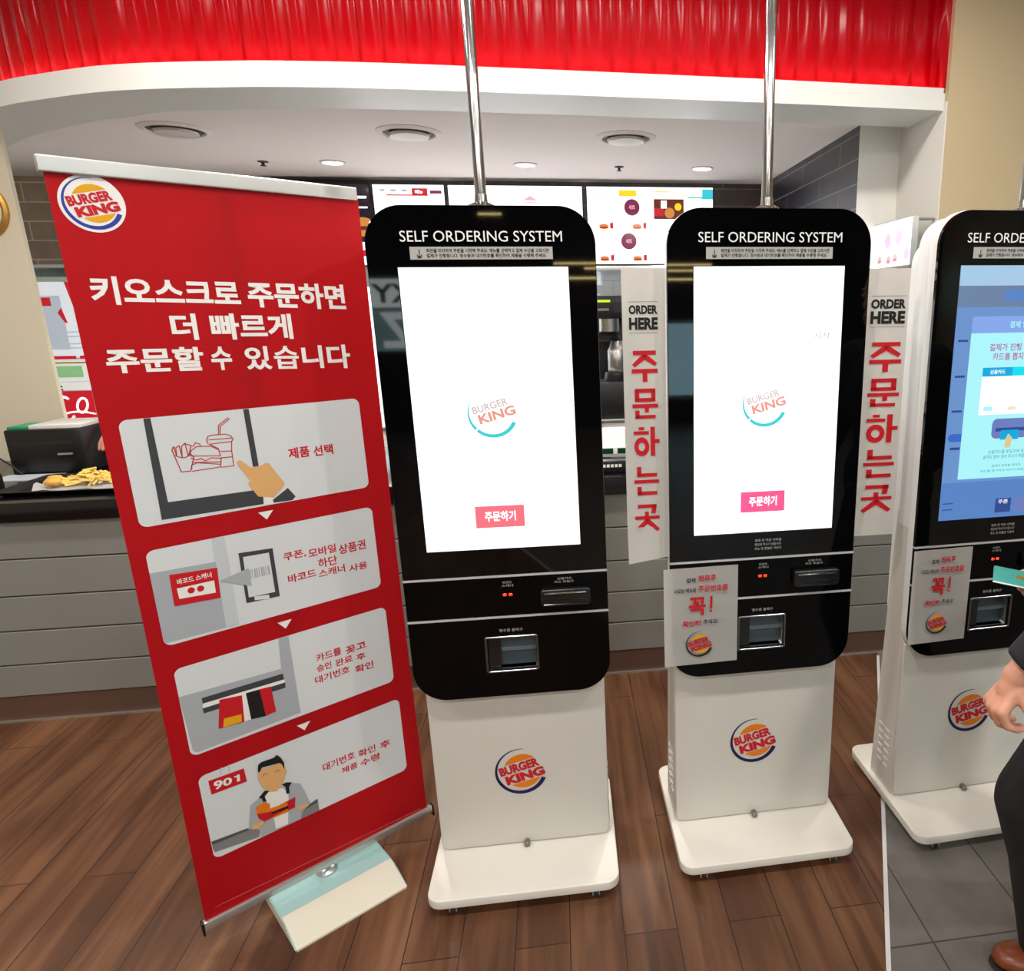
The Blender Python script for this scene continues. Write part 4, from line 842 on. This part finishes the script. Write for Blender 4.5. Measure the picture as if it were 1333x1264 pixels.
for i in range(90):
    a = random.random()*2*math.pi; r = random.random()**.6; h = (1-r)*.055
    p = Vector((-1.93+.11*r*math.cos(a), 3.17+.06*r*math.sin(a), .943+h*random.uniform(.5, 1)))
    d = Vector((random.uniform(-1, 1), random.uniform(-1, 1), random.uniform(-.1, .25))).normalized()*.026
    tube(bm, p-d, p+d, .0045, n=5)
o = tag(finish(bm, 'french_fries', m_fry), 'heap of yellow fries on the black tray', 'fries'); o['kind'] = 'stuff'
for i, (x, y, nm) in enumerate(((-2.035, 3.10, 'in front of the fries'), (-2.065, 3.165, 'behind the other nugget'))):
    bm = bmesh.new(); bmesh.ops.create_icosphere(bm, subdivisions=3, radius=1)
    for v in bm.verts:
        n = 1 + .08*math.sin(v.co.x*7+i)*math.cos(v.co.y*6) + .05*math.sin(v.co.z*11); v.co = Vector((v.co.x*.030*n, v.co.y*.022*n, v.co.z*.017*n))
    tag(finish(bm, 'chicken_nugget', m_nug, None, 80, (x, y, .956)), 'golden brown nugget on the black tray, ' + nm, 'nugget', 'nuggets on the tray')
t = thing('card_terminal', 'dark card terminal on the worktop at the very left picture edge', 'card terminal', (-2.30, 3.08, .92))
boxobj('terminal_body', m_blackpl, t, -.06, .055, -.08, .08, 0, .075, .012); boxobj('keypad', m_rubber, t, -.045, .04, -.06, .02, .0745, .078, .001)
t = thing('wall_medallion', 'round gold medallion on the cream wall at the left picture edge', 'wall sign', (-2.575, 3.86, 2.07))
m_gold = mat('gold_rim', (196, 150, 74), .35, .7)
bm = bmesh.new(); lathe(bm, [(.13, 0), (.13, .014), (.118, .02), (.106, .014), (.106, 0)], 40, (0, -.0005, 0), axis='Y'); finish(bm, 'gold_rim', m_gold, t, 40)
bm = bmesh.new(); lathe(bm, [(.105, 0), (.105, .008), (.001, .009)], 40, (0, -.0005, 0), axis='Y'); finish(bm, 'face', m_wallcream, t, 40)

# drinks dispenser on the back counter, seen between the cream wall and the banner
t = thing('drink_dispenser', 'tall white drinks dispenser with red panels, half hidden between cream wall and banner', 'drinks dispenser', (-2.85, 5.0, .9))
boxobj('cabinet', m_casing, t, -.36, .38, -.02, .30, 0, .93, .01)
g = Gfx(-.0205, .0004)
g.rect(-.355, .375, .45, .90, mat('dispenser_panel', (222, 226, 232), .3, emit=(226, 230, 238), estr=.6), 1); g.rect(-.355, .375, .25, .44, mat('dispenser_white', (232, 232, 230), .3, emit=(236, 234, 232), estr=.5), 1)  # front graphics given a backlit glow to brighten the dim dispenser face
m_dgr = mat('dispenser_grey', (190, 200, 214), .4, emit=(190, 200, 216), estr=.45); m_dred = mat('dispenser_red', (200, 24, 44), .4, emit=(214, 24, 48), estr=.5); m_dgn = mat('dispenser_green', (150, 206, 150), .4, emit=(150, 206, 150), estr=.4); m_dor = ink('dispenser_orange', (240, 160, 60))
g.rect(-.25, -.14, .50, .82, m_dgr, 2); g.rect(-.245, -.195, .76, .81, m_dred, 3); g.poly([(-.10, .90), (.0, .90), (.0, .66), (-.06, .66)], m_dred, 3); g.poly([(-.17, .72), (-.145, .75), (-.125, .66), (-.14, .66)], m_dred, 3)
for v in (.60, .575, .53, .505): g.rect(-.20, -.07, v, v+.009, m_dgr, 3)
g.rect(-.355, -.12, .443, .462, m_dred, 3); g.rect(-.10, .375, .443, .462, m_dred, 3); g.rect(-.30, -.06, .415, .424, m_dor, 2); g.poly(rrect(-.27, -.10, .33, .40, .01), m_dgn, 2); g.rect(-.24, -.02, .30, .305, m_dgr, 2)
for v in (.27, .25): g.rect(-.28, -.235, v, v+.01, m_ink_navy, 2)
g.build('front_panel', t)
bm = bmesh.new()
gg = Gfx(-.0205, .0004); gg.rect(-.355, -.075, .045, .245, m_dred, 1); gg.rect(-.065, .375, .045, .245, m_dred, 1)
def scr(pts, w): gg.stroke(pts, w, m_scrw, 2)
def curve(f, n=18): return [f(i/n) for i in range(n+1)]
m_scrw = mat('dispenser_script', (240, 238, 236), .4, emit=(240, 238, 236), estr=.5)
scr(curve(lambda t_: (-.245+.05*math.cos(1.0+4.6*t_), .135+.075*math.sin(1.0+4.6*t_))), .016)
scr(curve(lambda t_: (-.145+.035*math.cos(6.6*t_+.5)+.012*math.sin(6.6*t_), .155+.045*math.sin(6.6*t_+.5))), .014)
scr(curve(lambda t_: (-.33+.25*t_, .075+.03*math.sin(3.0*t_)+.02*t_)), .011)
gg.build('red_front', t); bm.free()
tag(boxobj('wall_shelf', m_casing, None, -4.0, -2.3, 5.05, 5.358, 1.885, 1.905, .002), 'thin white shelf under the dark tiles behind the banner', 'shelf')

# lit lettering sign and linear lamps behind the viewer (the black glass mirrors them)
t = thing('street_sign', 'white lit sign board on the rear wall facing the kiosks', 'sign', (-2.2, YR+.001, 0), math.pi)
boxobj('sign_board', mat('rear_sign', (220, 226, 226), .5, emit=(226, 236, 236), estr=7.0), t, -.36, .36, -.03, 0, 1.66, 2.02)
boxobj('lower_board', mat('rear_sign_teal', (120, 150, 152), .5, emit=(126, 164, 166), estr=4.0), t, -.36, .36, -.03, 0, 1.1, 1.64)
g = Gfx(-.0305); g.text('XY', -.30, .28, 1.72, 1.96, m_ink_black, 1, .03); g.text('Z', -.22, .20, 1.14, 1.60, mat('rear_sign_letter', (230, 236, 236), .5, emit=(230, 240, 240), estr=6.0), 1, .03); g.build('sign_lettering', t)
m_warm = mat('warm_tube', (255, 230, 160), .5, emit=(255, 226, 150), estr=20.0)
for i, (x, y, z, L_) in enumerate(((.35, -5.95, 2.16, .9), (.52, -5.6, 2.08, .5), (.28, -5.2, 1.95, .8), (1.75, -5.95, 2.14, .9), (1.62, -5.6, 2.05, .6), (1.45, -5.2, 1.93, .7), (5.45, -5.8, 2.78, 1.1), (-.85, -5.95, 2.74, .28))):
    t = thing('linear_lamp', 'slim warm linear lamp hanging in the dining hall behind the viewer', 'lamp', (x, y, z), 0, 'linear lamps in the dining hall')
    boxobj('tube', m_warm, t, -L_/2, L_/2, -.012, .012, 0, .018)
    bm = bmesh.new(); tube(bm, (-L_*.4, 0, .018), (-L_*.4, 0, 3.05-z), .003, n=8); tube(bm, (L_*.4, 0, .018), (L_*.4, 0, 3.05-z), .003, n=8); finish(bm, 'hanger', m_blackpl, t)

# ------------------------------------------------------------------ people
def capsule(bm, p0, r0, p1=None, r1=None):
    p0 = Vector(p0); pts = [(p0, r0)]
    if p1 is not None: pts.append((Vector(p1), r1 if r1 is not None else r0))
    for p, r in pts: bmesh.ops.create_icosphere(bm, subdivisions=2, radius=r, matrix=Matrix.Translation(p))
    if len(pts) == 2 and (pts[1][0]-p0).length > 1e-5: tube(bm, p0, pts[1][0], r0, pts[1][1], n=14)
def ellip(bm, c, rx, ry, rz, rot=0.0):
    bmesh.ops.create_icosphere(bm, subdivisions=3, radius=1, matrix=Matrix.Translation(Vector(c)) @ Matrix.Rotation(rot, 4, 'Z') @ Matrix.Diagonal((rx, ry, rz, 1)))
def skin(bm, name, m, parent, voxel, it=4):
    me = bpy.data.meshes.new(name); bm.to_mesh(me); bm.free()
    o = bpy.data.objects.new(name, me); COL.objects.link(o)
    r = o.modifiers.new('r', 'REMESH'); r.mode = 'VOXEL'; r.voxel_size = voxel
    s = o.modifiers.new('s', 'SMOOTH'); s.factor = .5; s.iterations = it
    dg = bpy.context.evaluated_depsgraph_get(); me2 = bpy.data.meshes.new_from_object(o.evaluated_get(dg)); me2.name = name
    bpy.data.objects.remove(o); bpy.data.meshes.remove(me)
    me2.materials.clear(); me2.materials.append(m); me2.shade_smooth()
    o = bpy.data.objects.new(name, me2); COL.objects.link(o); o.parent = parent
    return o
m_skin = mat('skin', (206, 148, 124), .5, spec=.35, noise=.05, nscale=30); m_hair = mat('black_hair', (22, 18, 16), .5, bump=.4, bscale=90)
m_coat = mat('navy_coat', (19, 20, 28), .85, noise=.12, nscale=90, bump=.2, bscale=400); m_trous = mat('black_trousers', (15, 15, 17), .8, noise=.1, nscale=80); m_shoe = mat('brown_leather', (120, 58, 28), .32, noise=.12, nscale=12); m_sole = mat('dark_sole', (34, 24, 20), .7)
m_uniform = mat('dark_red_uniform', (116, 26, 34), .8); m_apron = mat('charcoal_apron', (50, 50, 54), .8)

def head(bm, c, f):
    """skull, jaw, nose, ears, lips and eyes about centre c, facing unit vector f"""
    c = Vector(c); f = Vector((f[0], f[1], 0)).normalized(); s = Vector((f.y, -f.x, 0)); a = math.atan2(f.y, f.x); z = Vector((0, 0, 1))
    ellip(bm, c+z*.025, .096, .078, .10, a); ellip(bm, c+f*.032-z*.06, .066, .058, .062, a)
    capsule(bm, c+f*.092+z*.014, .008, c+f*.108-z*.022, .011)
    for k in (-1, 1):
        ellip(bm, c+s*k*.079-z*.008, .022, .010, .033, a); ellip(bm, c+f*.083+s*k*.031+z*.012, .011, .016, .010, a); ellip(bm, c+f*.085+s*k*.031+z*.032, .006, .022, .005, a)
    ellip(bm, c+f*.094-z*.056, .010, .024, .006, a); ellip(bm, c+f*.092-z*.068, .010, .021, .006, a)
def hairs(bm, c, f):
    c = Vector(c); f = Vector((f[0], f[1], 0)).normalized(); a = math.atan2(f.y, f.x); z = Vector((0, 0, 1))
    ellip(bm, c+z*.055-f*.012, .098, .086, .085, a); ellip(bm, c+z*.01-f*.045, .06, .08, .075, a); ellip(bm, c+z*.105+f*.035, .05, .065, .028, a)

# customer: dark coat, one arm hanging, a card held out towards the reader
base = Vector((1.19, 1.25, 0)); pz = lambda p: Vector(p) - base
cust = thing('person', 'person in a dark coat and brown shoes at the right edge, holding a card', 'person', base)
FC_ = (-.95, .30)
bm = bmesh.new()
pel, chest, neck, hd_ = (1.20, 1.24, .93), (1.19, 1.24, 1.28), (1.17, 1.245, 1.47), (1.14, 1.255, 1.62)
ellip(bm, pz(pel), .12, .16, .12, math.atan2(.30, -.95)); ellip(bm, pz(chest), .115, .17, .19, math.atan2(.30, -.95)); capsule(bm, pz(pel), .12, pz(chest), .12)
capsule(bm, pz((1.185, 1.24, 1.38)), .075, pz(neck), .052); capsule(bm, pz(neck), .052, pz(hd_), .05); head(bm, pz(hd_), FC_)
SL, SR = (1.13, 1.05, 1.40), (1.25, 1.42, 1.40)
EL, WL = (1.005, 1.09, 1.13), (.850, 1.15, .892)
ER, WR = (1.36, 1.36, 1.12), (1.135, 1.395, .995)
for sh, el, wr in ((SL, EL, WL), (SR, ER, WR)):
    capsule(bm, pz(chest)+Vector((0, 0, .1)), .08, pz(sh), .058); capsule(bm, pz(sh), .055, pz(el), .042); capsule(bm, pz(el), .042, pz(wr), .027)
# hanging hand: palm turned in, fingers curling towards the leg
hw = Vector(WL)
hp = lambda p: pz(hw + (Vector(p)-Vector((.852, 1.15, .895)))*.86)
capsule(bm, pz(WL), .024, hp((.838, 1.15, .862)), .024)
kn = [(.806, 1.118, .828), (.803, 1.139, .824), (.805, 1.160, .824), (.812, 1.180, .828)]
md = [(.817, 1.112, .798), (.813, 1.136, .792), (.816, 1.160, .793), (.824, 1.181, .800)]
d1 = [(.842, 1.112, .786), (.840, 1.136, .779), (.842, 1.160, .781), (.846, 1.180, .788)]
tp = [(.868, 1.116, .787), (.866, 1.138, .779), (.866, 1.160, .782), (.864, 1.178, .790)]
for k_, m_, d_, t_ in zip(kn, md, d1, tp):
    capsule(bm, hp((.842, .6*k_[1]+.4*1.15, .868)), .015, hp(k_), .0108); capsule(bm, hp(k_), .0102, hp(m_), .0086); capsule(bm, hp(m_), .0084, hp(d_), .0076); capsule(bm, hp(d_), .0075, hp(t_), .0066)
capsule(bm, hp((.85, 1.128, .872)), .014, hp((.854, 1.100, .842)), .010); capsule(bm, hp((.854, 1.100, .842)), .0096, hp((.872, 1.094, .815)), .0078)
# raised hand pinching the card
capsule(bm, pz(WR), .026, pz((1.085, 1.39, .997)), .028)
for i, (dy, dz) in enumerate(((.012, -.006), (.008, -.022), (.002, -.036), (-.006, -.048))):
    k_ = Vector((1.055, 1.395+dy, 1.012+dz)); m_ = Vector((1.024+.004*i, 1.408+dy, .998+dz*.9)); t_ = Vector((1.004+.010*i, 1.388+dy, .988+dz*.8))
    capsule(bm, pz((1.085, 1.392, 1.0+dz*.6)), .016, pz(k_), .0115); capsule(bm, pz(k_), .0108, pz(m_), .0095); capsule(bm, pz(m_), .0092, pz(t_), .0078)
capsule(bm, pz((1.09, 1.372, 1.012)), .016, pz((1.055, 1.362, 1.018)), .0115); capsule(bm, pz((1.055, 1.362, 1.018)), .011, pz((1.018, 1.370, 1.003)), .0085)
HA, KA, AA = (1.165, 1.17, .90), (1.016, 1.27, .50), (1.125, 1.275, .10)
HB, KB, AB = (1.23, 1.33, .90), (1.22, 1.40, .50), (1.37, 1.42, .10)
for h, k_, a in ((HA, KA, AA), (HB, KB, AB)): capsule(bm, pz(h), .085, pz(k_), .055); capsule(bm, pz(k_), .052, pz(a), .036)
capsule(bm, pz((1.14, 1.265, .05)), .022, pz((1.07, 1.288, .034)), .014); capsule(bm, pz((1.375, 1.42, .05)), .022, pz((1.30, 1.445, .034)), .014)
skin(bm, 'body', m_skin, cust, .0036, 2)
bm = bmesh.new()
ellip(bm, pz((1.20, 1.24, .98)), .150, .205, .20, math.atan2(.30, -.95)); ellip(bm, pz(chest), .145, .205, .215, math.atan2(.30, -.95)); capsule(bm, pz((1.20, 1.24, .86)), .15, pz((1.195, 1.24, 1.2)), .145)
capsule(bm, pz((1.185, 1.24, 1.40)), .085, pz((1.177, 1.243, 1.455)), .066)
for sh, el, wr in ((SL, EL, WL), (SR, ER, WR)):
    e, w = Vector(el), Vector(wr); cuff = e + (w-e)*.90
    capsule(bm, pz(chest)+Vector((0, 0, .10)), .095, pz(sh), .082); capsule(bm, pz(sh), .078, pz(el), .066); capsule(bm, pz(el), .066, pz(e+(w-e)*.62), .052); tube(bm, pz(e+(w-e)*.55), pz(cuff), .053, .047, n=18)
skin(bm, 'coat', m_coat, cust, .007, 3)
bm = bmesh.new()
ellip(bm, pz((1.20, 1.24, .90)), .135, .185, .13, math.atan2(.30, -.95))
for h, k_, a in ((HA, KA, AA), (HB, KB, AB)):
    k_, a = Vector(k_), Vector(a)
    capsule(bm, pz(h), .108, pz(k_), .082); capsule(bm, pz(k_), .080, pz(k_+(a-k_)*.5), .068); tube(bm, pz(k_+(a-k_)*.45), pz(a+Vector((0, 0, -.045))), .070, .068, n=20)
skin(bm, 'trousers', m_trous, cust, .007, 3)
def shoe(parent, heel, toe, m, msole):
    heel, toe = Vector(heel), Vector(toe); f = (toe-heel).normalized(); L_ = (toe-heel).length; a = math.atan2(f.y, f.x)
    bm = bmesh.new(); P3 = lambda t_, z: heel + f*(L_*t_) + Vector((0, 0, z))
    ellip(bm, P3(.16, .042), .048, .037, .036, a); ellip(bm, P3(.5, .036), .09, .036, .028, a); ellip(bm, P3(.74, .034), .076, .046, .028, a); ellip(bm, P3(.88, .030), .040, .037, .021, a); capsule(bm, P3(.26, .05), .036, P3(.28, .085), .036); capsule(bm, P3(.3, .06), .034, P3(.58, .046), .026)
    for v in bm.verts: v.co.z = max(v.co.z, .014)
    s = skin(bm, 'shoe', m, parent, .004, 3)
    bm = bmesh.new(); ellip(bm, P3(.17, .007), .052, .038, .006, a); ellip(bm, P3(.5, .007), .10, .036, .006, a); ellip(bm, P3(.76, .007), .078, .049, .006, a)
    for v in bm.verts: v.co.z = min(max(v.co.z, .0012), .014)
    skin(bm, 'shoe_sole', msole, s, .004, 1)
shoe(cust, pz((1.25, 1.225, 0)), pz((1.0, 1.30, 0)), m_shoe, m_sole); shoe(cust, pz((1.46, 1.40, 0)), pz((1.21, 1.47, 0)), m_shoe, m_sole)
bm = bmesh.new(); hairs(bm, pz(hd_), FC_); skin(bm, 'hair', m_hair, cust, .006, 3)
# the card
t = thing('payment_card', 'small teal card held in the hand at the right edge, before the card reader', 'card', (.983, 1.378, 1.004))
bm = plate_bm([rrect(-.043, .043, -.027, .027, .004)], -.0005, .0005, .0, True); cdm = mat('teal_card', (64, 158, 150), .35, noise=.2, nscale=60)
c1 = finish(bm, 'card_face', cdm, t, None)
bm = plate_bm([rrect(.004, .020, -.002, .010, .002)], .0006, .0009, 0, True); c2 = finish(bm, 'card_chip', mat('card_gold', (200, 170, 90), .3, .8), t)
bm = plate_bm([rrect(-.043, .043, -.0272, -.0235, .0)], -.0007, .0007, 0, True); c3 = finish(bm, 'card_edge_band', mat('card_white', (220, 230, 228), .4), t)
t.rotation_euler = (math.radians(24), math.radians(6), math.radians(-30))

# staff member behind the counter, hidden by the banner except one hand
base = Vector((-1.78, 4.22, 0))
staff = thing('person', 'person behind the counter, hidden by the red banner except one hand', 'person', base)
F2 = (-.35, -.94); bm = bmesh.new(); a2 = math.atan2(F2[1], F2[0])
pel, chest, neck, hd_ = (-1.78, 4.22, .92), (-1.80, 4.18, 1.24), (-1.81, 4.15, 1.42), (-1.82, 4.12, 1.56)
S1, E1, W1 = (-1.95, 4.17, 1.35), (-1.985, 3.88, 1.18), (-2.035, 3.64, 1.09); S2, E2, W2 = (-1.64, 4.10, 1.35), (-1.60, 4.04, 1.08), (-1.66, 3.86, 1.0)
ellip(bm, pz(pel), .11, .15, .12, a2); ellip(bm, pz(chest), .11, .165, .18, a2); capsule(bm, pz(pel), .11, pz(chest), .115); capsule(bm, pz((-1.805, 4.16, 1.34)), .07, pz(neck), .05); capsule(bm, pz(neck), .05, pz(hd_), .05); head(bm, pz(hd_), F2)
for sh, el, wr in ((S1, E1, W1), (S2, E2, W2)):
    capsule(bm, pz(chest)+Vector((0, 0, .08)), .075, pz(sh), .055); capsule(bm, pz(sh), .052, pz(el), .04); capsule(bm, pz(el), .04, pz(wr), .027)
    w = Vector(wr); d = (w-Vector(el)).normalized(); sd = Vector((d.y, -d.x, 0)).normalized(); pm = w + d*.05; capsule(bm, pz(w), .026, pz(pm), .028)
    for i in range(4):
        k_ = pm + d*.045 + sd*(i-1.5)*.021 + Vector((0, 0, .004)); m_ = k_ + d*(.026+.004*(i in (1, 2))) - Vector((0, 0, .016)); t_ = m_ + d*.012 - Vector((0, 0, .022))
        capsule(bm, pz(pm+sd*(i-1.5)*.014), .016, pz(k_), .011); capsule(bm, pz(k_), .0105, pz(m_), .009); capsule(bm, pz(m_), .009, pz(t_), .0075)
    th = pm - sd*.03; capsule(bm, pz(w+d*.02-sd*.02), .016, pz(th+d*.015), .0115); capsule(bm, pz(th+d*.015), .011, pz(th+d*.045-Vector((0, 0, .012))), .0085)
for h, k_, a in (((-1.86, 4.24, .88), (-1.88, 4.18, .48), (-1.88, 4.26, .09)), ((-1.70, 4.20, .88), (-1.69, 4.15, .48), (-1.68, 4.23, .09))): capsule(bm, pz(h), .085, pz(k_), .055); capsule(bm, pz(k_), .052, pz(a), .036)
skin(bm, 'body', m_skin, staff, .0055, 3)
bm = bmesh.new(); ellip(bm, pz((-1.78, 4.22, .95)), .135, .18, .16, a2); ellip(bm, pz(chest), .13, .19, .20, a2); capsule(bm, pz((-1.78, 4.22, .9)), .135, pz(chest), .13); capsule(bm, pz((-1.805, 4.16, 1.34)), .08, pz((-1.808, 4.155, 1.385)), .062)
for sh, el in ((S1, E1), (S2, E2)): capsule(bm, pz(chest)+Vector((0, 0, .08)), .09, pz(sh), .072); tube(bm, pz(sh), pz(Vector(sh)+(Vector(el)-Vector(sh))*.7), .068, .062, n=18)
skin(bm, 'uniform_shirt', m_uniform, staff, .008, 3)
bm = bmesh.new(); ellip(bm, pz((-1.78, 4.22, .88)), .125, .17, .12, a2)
for h, k_, a in (((-1.86, 4.24, .88), (-1.88, 4.18, .48), (-1.88, 4.26, .09)), ((-1.70, 4.20, .88), (-1.69, 4.15, .48), (-1.68, 4.23, .09))): capsule(bm, pz(h), .10, pz(k_), .075); tube(bm, pz(k_), pz(Vector(a)-Vector((0, 0, .03))), .075, .058, n=18); capsule(bm, pz(k_), .075)
skin(bm, 'trousers', m_trous, staff, .008, 3)
shoe(staff, pz((-1.85, 4.34, 0)), pz((-1.93, 4.10, 0)), m_blackpl, m_sole); shoe(staff, pz((-1.65, 4.31, 0)), pz((-1.71, 4.07, 0)), m_blackpl, m_sole)
bm = bmesh.new(); hairs(bm, pz(hd_), F2); skin(bm, 'hair', m_hair, staff, .006, 3)
